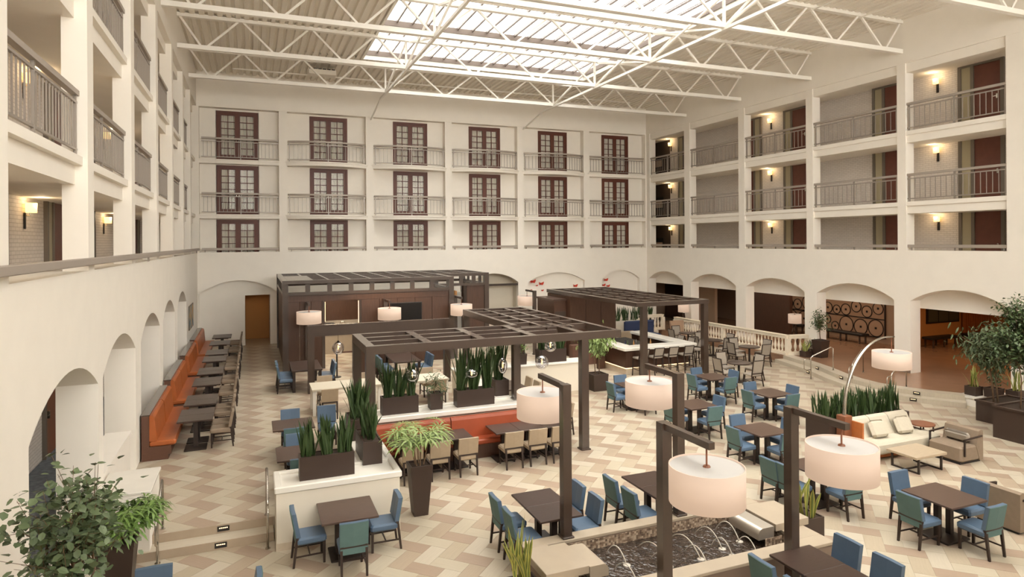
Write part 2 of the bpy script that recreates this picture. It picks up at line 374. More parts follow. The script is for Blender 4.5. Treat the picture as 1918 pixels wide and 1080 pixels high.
# recessed bay wall round the french doors
mb = MB()
xs = [XL-.1] + [c for d in DX for c in d] + [XR+.1]
for i in range(0, len(xs), 2): mb.box(xs[i], YB+.4, 4.0, xs[i+1], YB+.6, 12.1)
for a, b in DX:
    for z in LFLOOR: mb.box(a, YB+.4, z+2.47, b, YB+.6, z+2.72)
mb.build('bay_wall', M['wall'], wb)
MB().box(XL, YB+.2, 3.95, XR, YB+.6, 4.12).build('balcony_slab', M['wall'], wb)
for i in range(6):
    a, b = BP[i]+.1, BP[i+1]-.1; m = (a+b)/2; h = (b-a)/2
    for z in LFLOOR[1:]:
        bul = .6 if 0 < i < 5 else .04
        poly = [(b, YB+.42), (a, YB+.42)] + [(a+(b-a)*k/16, YB+.02 - bul*(1-((a+(b-a)*k/16-m)/h)**2)) for k in range(17)]
        poly2 = [(x, y if y > YB+.3 else y-.05) for x, y in poly]
        MB().prism(poly, z-.19, z-.05).prism(poly2, z-.05, z+.02).build('balcony_slab', M['wall'], wb)
# ---- outer shell closing the building
MB().box(-6.3, YF-.2, -.3, -6.1, 38.6, 13.9).box(36, YF-.2, -.3, 36.2, 38.6, 13.9).box(-6.3, 38.4, -.3, 36.2, 38.6, 13.9).box(XL-.1, YB+.95, 4.12, XR, YB+1.0, 13.9).box(-4.6, YB, 3.9, XL, YB+.1, 13.9).build('outer_wall', M['wall'], wb)
MB().box(-6.3, YF-.2, -.45, 36.2, 38.6, -.3).box(-6.3, YB+.2, -.3, 24, 38.6, .0).build('ground_slab', M['stoned'], wb)
wf = struct(MB().box(-6.3, YF-.2, -.3, 36.2, YF, 6.6).box(-6.3, YF-.2, 13.3, 36.2, YF, 13.9).box(-6.3, YF-.2, 6.6, -2.2, YF, 13.3).box(22.8, YF-.2, 6.6, 36.2, YF, 13.3), 'wall_front', M['wall'])
cw = sroot('window_8')   # invented clerestory behind the camera, added to let in frontal fill light
MB().box(-2.2, YF-.15, 6.6, 22.8, YF-.05, 6.7).box(-2.2, YF-.15, 13.2, 22.8, YF-.05, 13.3).build('frame', M['skyframe'], cw)
for i in range(11):
    MB().box(-2.2+i*2.5-.04, YF-.15, 6.6, -2.2+i*2.5+.04, YF-.05, 13.3).build('mullion', M['skyframe'], cw)
    if i < 10: MB().box(-2.14+i*2.5, YF-.11, 6.7, .24+i*2.5, YF-.10, 13.2).build('pane', M['sky glass'], cw)
# ---- french doors: frame, two leaves with muntins, panes, curtains
def french_door_meshes(w, h):
    hw = w/2; f = .09
    fr = MB().box(-hw,-.06,0,-hw+f,.08,h).box(hw-f,-.06,0,hw,.08,h).box(-hw+f,-.06,h-f,hw-f,.08,h).box(-hw+f,-.06,0,hw-f,.08,.05).mesh('door_frame', M['dframe'])
    lw = hw-f; st = .12; rows = 6; gz0, gz1 = .3, h-f-.12
    lf = MB().box(0,-.03,.05,st,.03,h-f).box(lw-st,-.03,.05,lw,.03,h-f).box(st,-.03,h-f-.12,lw-st,.03,h-f).box(st,-.03,.05,lw-st,.03,gz0)
    ph = (gz1-gz0)/rows; pw = (lw-2*st)/2
    for r in range(1, rows): lf.box(st,-.025,gz0+r*ph-.016,lw-st,.02,gz0+r*ph+.016)
    lf.box(lw/2-.016,-.027,gz0,lw/2+.016,.022,gz1)
    leaf = lf.mesh('door_leaf', M['dframe'])
    pane = MB().box(-pw/2+.012,-.004,-ph/2+.012,pw/2-.012,.004,ph/2-.012).mesh('pane', M['glass'])
    hd = MB().rbox(-.015,-.09,-.07,.015,-.03,.07,.006).mesh('door_handle', M['steel'])
    cv = MB(); n = 44
    for i in range(n+1):
        x = .02 + (lw-.04)*i/n; y = .10 + .022*math.sin(i*1.55) + .012*math.sin(i*.7)
        cv.v += [(x, y, .06), (x, y, h-f)]
    cv.f = [(2*i, 2*i+2, 2*i+3, 2*i+1) for i in range(n)]
    cur = cv.mesh('curtain', M['curtain'], True)
    return fr, leaf, pane, hd, cur, lw, st, ph, pw, gz0
FD = french_door_meshes(1.92, 2.47)
dn = 0
LV = ['lowest', 'middle', 'top']
for li, z in enumerate(LFLOOR):
    for i, (a, b) in enumerate(DX):
        dn += 1
        d = sroot(f'door_{dn}'); d.location = ((a+b)/2, YB+.44, z)
        tag(d, f'mahogany french door with sheer curtains, {LV[li]} floor of the far wall, {ORD[i]} bay', None)
        fr, leaf, pane, hd, cur, lw, st, ph, pw, gz0 = FD
        link('door_frame', fr, d)
        for s in (0, 1):
            l = link('door_leaf', leaf, d, (-lw if s == 0 else 0, 0, 0))
            for r in range(6):
                for c in (0, 1): link('pane', pane, l, (st+pw*(c+.5), 0, gz0+ph*(r+.5)))
            link('door_handle', hd, l, (lw-.06 if s == 0 else .06, 0, 1.0))
            link('curtain', cur, d, (-lw if s == 0 else 0, 0, 0))
        MB().box(-.96, .28, 0, .96, .32, 2.5).build('room_wall', M['curtain'], d)
# ---- gallery doors
gd_leaf = MB().rbox(-.46, -.03, 0, .46, .03, 2.3, .008).mesh('door_leaf', M['cab'])
gd_fr = MB().box(-.58,-.07,0,-.46,.05,2.42).box(.46,-.07,0,.58,.05,2.42).box(-.46,-.07,2.3,.46,.05,2.42).mesh('door_frame', M['dgrey'])
gd_side = MB().box(.58,-.04,.1,.92,.02,2.3).mesh('sidelight', M['sidelight'])
gd_side2 = MB().box(.92,-.07,0,1.04,.05,2.42).box(.58,-.07,2.3,.92,.05,2.42).mesh('sidelight_frame', M['dgrey'])
gd_h = MB().rbox(-.03,-.1,-.09,.03,-.03,.09,.01).box(-.12,-.1,-.01,.0,-.075,.015).mesh('door_handle', M['steel'])
def gdoor(x, y, z, rz, side=1, leafm=None):
    global dn; dn += 1
    d = sroot(f'door_{dn}'); d.location = (x, y, z); d.rotation_euler = (0, 0, rz)
    link('door_frame', gd_fr, d)
    l = link('door_leaf', gd_leaf, d) if leafm is None else MB().rbox(-.46, -.03, 0, .46, .03, 2.3, .008).build('door_leaf', leafm, d); link('door_handle', gd_h, l, (-.36*side, 0, 1.02))
    s = (side, 1, 1)
    a = link('sidelight', gd_side, d, scale=s); link('sidelight_frame', gd_side2, a)
    return d
for z in LFLOOR:
    for y, sd in ((15.35, -1), (19.0, -1), (24.05, -1), (27.65, 1), (32.75, -1)):
        gdoor(24.99, y, z, -PI/2, sd)
    for y, sd in ((5.0, 1), (7.2, -1), (12.5, 1), (14.0, 1), (18.6, -1), (21.4, 1), (26.5, -1), (29.5, 1)):
        gdoor(-4.39, y, z, PI/2, sd)
gdoor(-4.64, 18.9, .3, PI/2, 1, M['walnut']); gdoor(-4.64, 12.0, .3, PI/2, 1, M['walnut'])
# ---- picture frames on the dark end wall of the right gallery
for li, z in enumerate(LFLOOR):
    t = thing('picture_frame', f'black framed sepia picture on the dark wall at the end of the {LV[li]} gallery', 'picture', (24.99, 36.0, z+1.05))
    MB().box(-.03, -.55, -.4, 0, .55, .4).build('frame', M['black'], t); MB().box(-.036, -.46, -.3, -.03, .46, .12).build('print', M['hallwall'], t)
# ---- ceiling deck with ribs
wells = [(25.62, 29.6), (21.27, 25.3), (16.92, 20.95), (12.57, 16.6), (8.2, 12.25), (3.85, 7.85)]
WX0, WX1 = 4.72, 16.0
dk = MB()
def deck(x0, x1, y0, y1):
    p = .305; n = max(1, round((x1-x0)/p)); p = (x1-x0)/n
    prof = []
    for i in range(n):
        x = x0+i*p; prof += [(x, 13.75), (x+p*.48, 13.75), (x+p*.6, 13.84), (x+p*.88, 13.84)]
    prof.append((x1, 13.75)); k = len(prof); b = len(dk.v)
    dk.v += [(x, y0, z) for x, z in prof] + [(x, y1, z) for x, z in prof]
    dk.f += [(b+i, b+k+i, b+k+i+1, b+i+1) for i in range(k-1)]
prev = YB+.1
for y0, y1 in wells:
    deck(XL-.2, XR+.2, y1, prev); deck(XL-.2, WX0, y0, y1); deck(WX1, XR+.2, y0, y1); prev = y0
deck(XL-.2, XR+.2, YF, prev)
ce = struct(dk, 'ceiling', M['deck'])
# opaque roof above the deck, open over the skylight wells
rf = MB(); prev = YB+4.0
for y0, y1 in wells:
    rf.box(-6.3, y1, 13.88, 37, prev, 13.98).box(-6.3, y0, 13.88, WX0, y1, 13.98).box(WX1, y0, 13.88, 37, y1, 13.98); prev = y0
rf.box(-6.3, YF-.3, 13.88, 37, prev, 13.98)
rf.build('roof_slab', M['deck'], ce)
wn = 0
for y0, y1 in wells:
    wn += 1
    w = sroot(f'window_{wn}')
    c = MB()
    for (a, b, cc, d) in ((WX0-.1,y0-.1,WX1+.1,y0),(WX0-.1,y1,WX1+.1,y1+.1),(WX0-.1,y0,WX0,y1),(WX1,y0,WX1+.1,y1)): c.box(a, b, 13.72, cc, d, 13.92)
    c.build('skylight_curb', M['trussw'], w)
    c = MB()
    for (a, b, cc, d) in ((WX0-.1,y0-.1,WX1+.1,y0+.04),(WX0-.1,y1-.04,WX1+.1,y1+.1),(WX0-.1,y0,WX0+.04,y1),(WX1-.04,y0,WX1+.1,y1)): c.box(a, b, 13.92, cc, d, 14.14)
    c.build('skylight_frame', M['skyframe'], w)
    n = 18; p = (WX1-WX0)/n
    mm = MB().box(-.025, 0, 14.05, .025, y1-y0, 14.16).mesh('mullion', M['skyframe'])
    pm = MB().box(.03, 0, 14.10, p-.03, y1-y0, 14.112).mesh('pane', M['sky glass'])
    for i in range(n):
        if i: link('mullion', mm, w, (WX0+i*p, y0, 0))
        link('pane', pm, w, (WX0+i*p, y0, 0))
# ---- trusses, bridging, sprinkler pipe
TY = [30.6, 26.15, 21.7, 17.35, 13.0, 8.6, 4.2]
nodes = [-1.6, .9, 3.4, 5.9, 8.83, 11.77, 14.7, 17.2, 19.7, 22.2]
tops = [XL] + [(a+b)/2 for a, b in zip(nodes, nodes[1:])] + [XR]
for i, y in enumerate(TY):
    t = sroot(f'trim_{i+1}')
    MB().box(XL, y-.085, 12.5, XR, y+.085, 12.66).build('bottom_chord', M['trussw'], t)
    MB().box(XL, y-.10, 13.64, XR, y+.10, 13.78).build('top_chord', M['trussw'], t)
    for j, n in enumerate(nodes):
        for tx in (tops[j], tops[j+1]):
            s = .09 if tx < n else -.09
            MB().bar((n - s, y, 12.62), (tx + s, y, 13.66), .07, .07).build('web', M['trussw'], t)
    for n in (5.9, 14.7): MB().box(n-.04, y-.04, 12.6, n+.04, y+.04, 13.66).build('web', M['trussw'], t)
k = len(TY)
for bx in (5.9, 14.7):
    k += 1; t = sroot(f'trim_{k}')
    MB().box(bx-.05, TY[-1], 12.42, bx+.05, TY[0]+1.2, 12.52).build('bridging_bar', M['trussw'], t)
    MB().bar((bx, TY[0]+1.2, 12.47), (bx, YB, 11.95), .06).build('bridging_strut', M['trussw'], t)
    for a, b in zip(TY, TY[1:]):
        MB().bar((bx, a-.05, 12.55), (bx, b+.05, 13.6), .07).build('bridging_strut', M['trussw'], t)
        MB().bar((bx+.14, a-.05, 13.6), (bx+.14, b+.05, 12.55), .07).build('bridging_strut', M['trussw'], t)
k += 1
t = sroot(f'trim_{k}')
MB().tube([(-.8, 32.3, 13.45), (20.5, 32.3, 13.45)], .035, 8).build('sprinkler_pipe', M['trussw'], t)
for i in range(11): MB().tube([(.5+i*1.9, 32.3, 13.45), (.5+i*1.9, 32.3, 13.76)], .012, 6).build('hanger', M['trussw'], t)
k += 1
t = sroot(f'trim_{k}')
for xx in (18.6, 20.9):
    MB().tube([(xx, 3, 13.6), (xx, YB, 13.6)], .025, 6).build('conduit', M['trussw'], t)
v = thing('ceiling_unit_heater', 'white box heater with dark louvres hung under the ribbed roof deck', 'heater', (3.1, 31.6, 13.42))
MB().box(-.62, -.3, -.12, .62, .3, .1).build('casing', M['deck'], v)
for i in range(6): MB().box(-.58+i*.2, -.31, .1, -.44+i*.2, .2, .14).build('louvre', M['black'], v)
for sx in (-.55, .55): MB().tube([(sx, 0, .1), (sx, 0, .33)], .015, 6).build('hanger_rod', M['trussw'], v)

# ---- floor
def clip(poly, x0, y0, x1, y1):
    for ax, lim, sg in ((0, x0, 1), (0, x1, -1), (1, y0, 1), (1, y1, -1)):
        out = []; n = len(poly)
        for i in range(n):
            p, q = poly[i], poly[(i+1) % n]; a = (p[ax]-lim)*sg; b = (q[ax]-lim)*sg
            if a >= 0: out.append(p)
            if (a >= 0) != (b >= 0):
                t = a/(a-b); out.append((p[0]+(q[0]-p[0])*t, p[1]+(q[1]-p[1])*t))
        poly = out
        if len(poly) < 3: return []
    return poly
regions = [(XL, 3.0, 22.6, 12.5, 0), (2.57, 12.5, 22.6, 15.8, 0), (6.6, 15.8, 22.6, 20.8, 0), (11.0, 20.8, 22.2, YB, 0),
           (XL, 12.85, 2.57, 15.8, .3), (XL, 15.8, 6.2, YB, .3), (6.2, 20.8, 11.0, YB, .3)]
fl = struct(MB().box(-3.2, YF, -.2, 24, YB+.4, -.006), 'floor', M['grout'])
MB().box(XL, 12.84, -.006, 2.6, 16.0, .294).box(XL, 16.0, -.006, 6.3, YB+.3, .294).box(6.2, 20.8, -.006, 11.0, YB+.3, .294).build('platform_slab', M['grout'], fl)
w = .3085; e = .0022; rt = math.sqrt(.5)
OX, OY = 3.36, 12.5
def P(a, b): return (OX + (a-b)*w*rt, OY - (a+b)*w*rt)
s, c = math.sin(.3830), math.cos(.3830)
planks = []
for i in range(-70, 90):
    for j in range(-90, 80):
        q = (i+j) % 4
        if q == 0: dims = (2, 1); mk = 'tile_brown' if i % 2 == 0 else ('tile_cream' if R.random() < .6 else 'tile_cream2')
        elif q == 2: dims = (1, 2); mk = ('tile_taupe' if R.random() < .6 else 'tile_taupe2') if i % 2 == 1 else ('tile_cream2' if R.random() < .5 else 'tile_cream')
        else: continue
        cx, cy = P(i+dims[0]/2, j+dims[1]/2)
        if not (-3.2 < cx < 23 and 3 < cy < 35.2): continue
        ee = e/w
        poly = [P(i+ee, j+ee), P(i+dims[0]-ee, j+ee), P(i+dims[0]-ee, j+dims[1]-ee), P(i+ee, j+dims[1]-ee)][::-1]
        for x0, y0, x1, y1, z in regions:
            pc = clip(poly, x0, y0, x1, y1)
            if len(pc) >= 3:
                mx = sum(p[0] for p in pc)/len(pc); my = sum(p[1] for p in pc)/len(pc)
                d = mx*s + my*c; r = mx*c - my*s; hh = 5.4-z
                if d < .5: continue
                u = 959 + 1207*r/d; v = 452 + 1207*hh/d
                vis = -60 < u < 1980 and v < 1110
                ar = abs(sum(pc[t][0]*pc[(t+1) % len(pc)][1]-pc[(t+1) % len(pc)][0]*pc[t][1] for t in range(len(pc))))/2
                planks.append((ar*hh/d**3 if vis else 0, pc, z, mk, q))
planks.sort(key=lambda t: -t[0])
rest = MB(); mks = ['tile_cream', 'tile_cream2', 'tile_brown', 'tile_taupe', 'tile_taupe2']; fm = []
for n, (sc, pc, z, mk, q) in enumerate(planks):
    if n < 290 and sc > 0:
        cx = sum(p[0] for p in pc)/len(pc); cy = sum(p[1] for p in pc)/len(pc)
        o = MB().prism([((x-cx)*rt+(y-cy)*-rt if q == 0 else (x-cx)*rt+(y-cy)*rt, (x-cx)*rt+(y-cy)*rt if q == 0 else -(x-cx)*rt+(y-cy)*rt) for x, y in pc], -.006, 0).build('plank', M[mk], fl, loc=(cx, cy, z))
        o.rotation_euler = (0, 0, -PI/4 if q == 0 else PI/4)
    else:
        b = len(rest.f); rest.prism(pc, z-.006, z); fm += [mks.index(mk)]*(len(rest.f)-b)
me = rest.mesh('planks', M[mks[0]])
for k2 in mks[1:]: me.materials.append(M[k2])
me.polygons.foreach_set('material_index', fm)
o = link('planks', me, fl); o['kind'] = 'stuff'
# steps down from the platform by the plant
MB().box(XL, 12.5, -.006, .33, 12.86, .15).build('step', M['tile_cream'], fl)
MB().box(XL, 12.495, 0, .33, 12.5, .15).build('riser', M['tile_taupe2'], fl)
MB().box(XL, 12.835, .15, .33, 12.845, .3).build('riser', M['tile_taupe2'], fl)
# raised hall walkway with a curved double step
edge = [(21.75, 34.6), (21.75, 30), (21.75, 21.95), (21.6, 21.3), (21.42, 20.5), (21.05, 19.3), (20.55, 18.1), (20.3, 17.2), (20.22, 16.3), (20.45, 15.5), (20.8, 14.75), (21.2, 14.2), (21.42, 13.9), (21.42, 9)]
def offs(pts, d):
    out = []
    for i, p in enumerate(pts):
        a = Vector(pts[max(i-1, 0)]); b = Vector(pts[min(i+1, len(pts)-1)]); t = (b-a).normalized()
        out.append((p[0]+t.y*d, p[1]-t.x*d))
    return out
def slab(pts, z0, z1, name, m):
    mb = MB(); n = len(pts)
    for i in range(n-1):
        (xa, ya), (xb, yb) = pts[i], pts[i+1]
        if ya - yb < 1e-4: continue
        mb.add([(xa,ya,z0),(xb,yb,z0),(36,yb,z0),(36,ya,z0),(xa,ya,z1),(xb,yb,z1),(36,yb,z1),(36,ya,z1)],
               [(0,3,2,1),(4,5,6,7),(0,1,5,4)])
    return mb.build(name, m, fl)
slab(edge, .001, .3, 'hall_slab', M['browntile'])
st = [p for p in edge if 13.8 < p[1] < 21.96]
def band(pts, d0, d1, z0, z1, name, m):
    a = offs(pts, d0); b = offs(pts, d1); mb = MB()
    for i in range(len(pts)-1):
        q = [a[i], a[i+1], b[i+1], b[i]]
        mb.add([(x, y, z0) for x, y in q] + [(x, y, z1) for x, y in q], [(0,1,2,3),(7,6,5,4),(0,4,5,1),(2,6,7,3),(1,5,6,2),(3,7,4,0)])
    return mb.build(name, m, fl)
band(st, .42, -.02, -.002, .152, 'step', M['tile_cream'])
band(st, .02, -.42, -.002, .304, 'step', M['tile_cream'])
# ================================================================ RAILINGS, SCONCES
def path_pts(L, bulge, n):
    return [(-L/2+L*i/n, -bulge*(1-(2*i/n-1)**2)) for i in range(n+1)]
bal_mesh = MB().box(-.009, -.009, .13, .009, .009, .86).mesh('baluster', M['rail'])
def railing(L, bulge, loc, rz, label, group, nb, posts=(0.5,)):
    t = thing('balcony_railing', label, 'railing', loc, rz, group)
    n = 16 if bulge else 1; pts = path_pts(L, bulge, n)
    def run(z0, z1, wd):
        mb = MB()
        for (xa, ya), (xb, yb) in zip(pts, pts[1:]):
            mb.add([(xa,ya-wd,z0),(xb,yb-wd,z0),(xb,yb+wd,z0),(xa,ya+wd,z0),(xa,ya-wd,z1),(xb,yb-wd,z1),(xb,yb+wd,z1),(xa,ya+wd,z1)],
                   [(0,3,2,1),(4,5,6,7),(0,1,5,4),(1,2,6,5),(2,3,7,6),(3,0,4,7)])
        return mb
    run(.985, 1.07, .05).build('cap_rail', M['railcap'], t)
    run(.86, .90, .02).build('upper_rail', M['rail'], t)
    run(.10, .135, .018).build('lower_rail', M['rail'], t)
    f = lambda u: (-L/2+L*u, -bulge*(1-(2*u-1)**2))
    for u in posts:
        x, y = f(u); MB().box(x-.022, y-.022, 0, x+.022, y+.022, .99).build('post', M['rail'], t)
    for i in range(nb):
        x, y = f((i+.5)/nb); link('baluster', bal_mesh, t, (x, y, 0))
    return t
BAYN = ['first', 'second', 'third', 'fourth', 'fifth', 'sixth', 'seventh', 'eighth']
for li in (1, 2):
    z = LFLOOR[li]
    for i in range(6):
        a, b = BP[i]+.22, BP[i+1]-.22
        kind = 'curved' if 0 < i < 5 else 'straight'
        railing(b-a, .42 if kind == 'curved' else 0, ((a+b)/2, YB+.06, z+.02), 0,
                f'{kind} grey railing before the {BAYN[i]} french door, {LV[li]} floor of the far wall', 'far wall balcony railings', 20, (.5,) if i in (0, 5) else (.02, .5, .98))
    ys = [(13.66, 17.2), (17.55, 21.6), (21.97, 25.9), (26.33, 30.3), (30.8, 34.3)]
    for i, (a, b) in enumerate(ys):
        railing(b-a, 0, (XR+.1, (a+b)/2, z), -PI/2, f'grey railing, {LV[li]} floor of the red door wall, {BAYN[i]} bay from the end pier',
                'door wall gallery railings', 18, (.02, .5, .98))
    for i in range(1, 8):
        a, b = LCOL[i]+.42, LCOL[i+1]
        railing(b-a, 0, (-2.64, (a+b)/2, z), PI/2, f'grey railing, {LV[li]} floor of the near gallery, {BAYN[i-1]} bay from the camera',
                'near gallery railings', 24, (.02, .4, .98))
def lowrail(a, b, loc, rz, label, group):
    L = b-a; t = thing('parapet_rail', label, 'handrail', loc, rz, group)
    MB().rbox(-L/2, -.045, .10, L/2, .045, .215, .012).build('rail', M['railcap'], t)
    for u in (.04, .5, .96): MB().box(-L/2+L*u-.02, -.02, 0, -L/2+L*u+.02, .02, .11).build('bracket', M['rail'], t)
for i in range(6):
    a, b = BP[i]+.22, BP[i+1]-.22
    lowrail(a, b, ((a+b)/2, YB+.1, PAR), 0, f'flat grey handrail along the parapet under the {BAYN[i]} french door of the far wall', 'parapet rails')
for i, (a, b) in enumerate(ys):
    lowrail(a, b, (XR+.1, (a+b)/2, PAR), PI/2, f'flat grey handrail on the parapet of the door wall, {BAYN[i]} bay from the end pier', 'parapet rails')
lowrail(2.0, 34.5, (XL-.02+.1, 18.25, PAR), PI/2, 'long flat grey handrail running along the near parapet past every column', 'parapet rails')
def sconce(loc, rz, label, power=9):
    t = thing('wall_sconce', label, 'wall lamp', loc, rz, 'gallery wall sconces')
    MB().rbox(-.05, -.02, -.34, .05, 0, .0, .008).build('back_plate', M['black'], t)
    MB().tube([(0, -.02, -.06), (0, -.1, -.06), (0, -.1, .0)], .012, 6).build('arm', M['steel'], t)
    MB().lathe([(.10, 0), (.105, .2)], 0, -.12, 14).build('glass_shade', M['sconce'], t, True)
    l = lamp('sconce_light', 'POINT', (0, -.3, .22), power, (1, .77, .48), .08); l.parent = t
for li, z in enumerate(LFLOOR):
    for y, nm in ((17.2, 'nearest'), (25.95, 'middle'), (34.55, 'farthest')):
        sconce((24.99, y, z+1.95), -PI/2, f'{nm} glowing sconce on the {LV[li]} floor of the door wall gallery')
    for y, nm in ((9.9, 'first'), (16.2, 'second'), (23.9, 'third')):
        sconce((-4.39, y, z+1.95), PI/2, f'{nm} lit sconce from the camera on the {LV[li]} floor of the near gallery')
# ================================================================ CHAIRS AND TABLES
def chair_template(seatm, backm, name, label, w=.46, h=.90, backseatm=None):
    t = thing(name, label, 'chair')
    hw = w/2
    MB().rbox(-hw, -.24, .36, hw, .25, .48, .03).build('seat', seatm, t, False)
    # backrest: front upholstery and outer cover, leaning back
    def backmb(y0, y1, z0, z1, lean, inset):
        mb = MB(); n = 5
        vs = []
        for i in range(n+1):
            f = i/n; z = z0+(z1-z0)*f; yy = -lean*f
            for x, y in ((-hw+inset, y0+yy), (0, y0+yy-.012), (hw-inset, y0+yy), (hw-inset, y1+yy), (0, y1+yy-.012), (-hw+inset, y1+yy)): vs.append((x, y, z))
        fs = [(5,4,3,2,1,0), tuple(n*6+k for k in range(6))]
        for i in range(n):
            for k in range(6):
                j = (k+1) % 6; fs.append((i*6+k, i*6+j, i*6+6+j, i*6+6+k))
        return mb.add(vs, fs)
    backmb(-.235, -.17, .50, h, .07, .0).build('backrest', seatm, t)
    if backm is not seatm:
        backmb(-.247, -.234, .50, h-.004, .07, .004).build('back_cover', backm, t)
        MB().rbox(-hw+.01, -.25, .37, hw-.01, -.238, .475, .004).build('seat_apron', backm, t)
    MB().box(-hw+.02, -.25, .475, hw-.02, -.2, .505).build('back_rail', M['leg'], t)
    for sx in (-1, 1):
        MB().frustum(sx*(hw-.05)-.018 if sx > 0 else -(hw-.05)-.018, .195, sx*(hw-.05)+.018 if sx > 0 else -(hw-.05)+.018, .231, 0,
                     sx*(hw-.045)-.022, .19, sx*(hw-.045)+.022, .235, .37).build('leg', M['leg'], t)
        MB().frustum(sx*(hw-.03)-.017, -.30, sx*(hw-.03)+.017, -.266, 0, sx*(hw-.03)-.022, -.245, sx*(hw-.03)+.022, -.2, .50).build('leg', M['leg'], t)
    m = MB()
    for sx in (-1, 1): m.bar((sx*(hw-.045), .21, .17), (sx*(hw-.035), -.265, .17), .018, .024)
    m.bar((-hw+.05, -.02, .17), (hw-.05, -.02, .17), .018, .024)
    m.build('stretcher', M['leg'], t)
    return t
def first_or_dup(store):
    used = [False]
    def place(loc, rz, label, group):
        if not used[0]:
            used[0] = True; store.location = loc; store.rotation_euler = (0, 0, rz); store['label'] = label; store['group'] = group; return store
        return dup(store, loc, rz, label, group)
    return place
blue = first_or_dup(chair_template(M['blue'], M['teal'], 'dining_chair', 'x'))
tan = first_or_dup(chair_template(M['tan'], M['tan'], 'upholstered_chair', 'x', .47, .88))
taupe = first_or_dup(chair_template(M['taupe'], M['taupe'], 'bistro_chair', 'x', .44, .86))
FACE = {'W': -PI/2, 'E': PI/2, 'N': PI, 'S': 0.0}
WHERE = {'W': 'left-hand side', 'E': 'right-hand side', 'N': 'far side', 'S': 'near side'}
def table_template(w, d, topm, name, label, h=.75, post=2, base=True):
    t = thing(name, label, 'table')
    MB().rbox(-w/2, -d/2, h-.035, w/2, d/2, h, .006).build('tabletop', topm, t)
    MB().box(-w/2+.12, -d/2+.12, h-.075, w/2-.12, d/2-.12, h-.036).build('top_plate', M['tblbase'], t)
    if post == 2:
        for s in (-1, 1): MB().box(s*.16-.045, -.045, .03, s*.16+.045, .045, h-.07).build('pedestal', M['tblbase'], t)
        MB().rbox(-.30, -.28, 0, .30, .28, .035, .01).build('base_plate', M['tblbase'], t)
    else:
        MB().box(-.05, -.05, .03, .05, .05, h-.07).build('pedestal', M['tblbase'], t)
        MB().rbox(-.25, -.25, 0, .25, .25, .035, .01).build('base_plate', M['tblbase'], t)
    return t
T90 = first_or_dup(table_template(.94, .94, M['tabletopb'], 'dining_table', 'x', .76))
T65 = first_or_dup(table_template(.79, .645, M['tabletop'], 'dining_table', 'x', .76, 1))
# square tables on the open floor: centre, phrase, chair sides
sq = [((11.6, 7.93), 'by the back of the grey lounge chair', 'WSNE'), ((11.58, 12.4), 'before the sofa hedge planter', 'WSNE'),
      ((14.6, 15.27), 'behind the hedge planter', 'WSNE'), ((14.55, 17.85), 'below the bar pergola post', 'WSNE'),
      ((11.62, 15.05), 'behind the second tall drum lamp', 'WSNE'), ((11.42, 17.85), 'near the square tree pot', 'WSNE'),
      ((10.75, 9.95), 'under the drum shade beside the fountain', 'WSE'), ((1.5, 11.5), 'against the front of the planter wall', 'WSE')]
for i, ((x, y), ph, sides) in enumerate(sq):
    T90((x, y, 0), 0, f'square walnut dining table {ph}', 'square walnut tables')
    for sd in sides:
        dx, dy = {'W': (-1, 0), 'E': (1, 0), 'N': (0, 1), 'S': (0, -1)}[sd]
        k = .62
        blue((x+dx*k, y+dy*k, 0), FACE[sd] + R.uniform(-.03, .03), f'blue chair of the table {ph}, {WHERE[sd]}', 'blue chairs at the square tables')
blue((10.1, 10.35, 0), -PI/2, 'blue leather chair half hidden behind the lamp post and drum shade beside the fountain', 'blue chairs at the square tables')
# paired tables by the fountain
def pair(x, y, z, ph, sides, group, place, chair, cgroup, rot=0):
    for k in (-1, 1):
        place((x, y+k*.324, z), 0, f'{"near" if k < 0 else "far"} half of the paired dark table {ph}', group)
    for sd in sides:
        for k in (-1, 1):
            dx = -1 if sd == 'W' else 1
            chair((x+dx*.56, y+k*.33, z), FACE[sd], f'{"nearer" if k < 0 else "farther"} {"tan" if chair is tan else "blue"} chair, {WHERE[sd]} of the paired table {ph}', cgroup)
pair(4.78, 10.36, 0, 'behind the planter end of the fountain', 'WE', 'paired dark tables', T65, blue, 'blue chairs at the paired tables')
pair(7.12, 10.36, 0, 'behind the middle of the fountain', 'WE', 'paired dark tables', T65, blue, 'blue chairs at the paired tables')
pair(7.45, 6.78, 0, 'before the fountain at the lower edge', 'WE', 'paired dark tables', T65, blue, 'blue chairs at the paired tables')
pair(7.72, 19.42, 0, 'beside the long white planter wall', 'E', 'paired dark tables', T65, tan, 'tan chairs in the sunken corner')
pair(7.45, 16.6, 0, 'behind the pergola post', 'E', 'paired dark tables', T65, tan, 'tan chairs in the sunken corner')
# foreground corner by the plant
T90((-1.1, 9.2, 0), 0, 'dark table cut by the lower edge beside the large leafy plant', 'square walnut tables')
blue((-1.3, 9.95, 0), PI, 'blue chair at the lower edge before the steps, front of its backrest showing', 'blue chairs at the square tables')
blue((-.22, 9.45, 0), PI/2, 'blue chair of which only the top corner shows at the lower edge', 'blue chairs at the square tables')
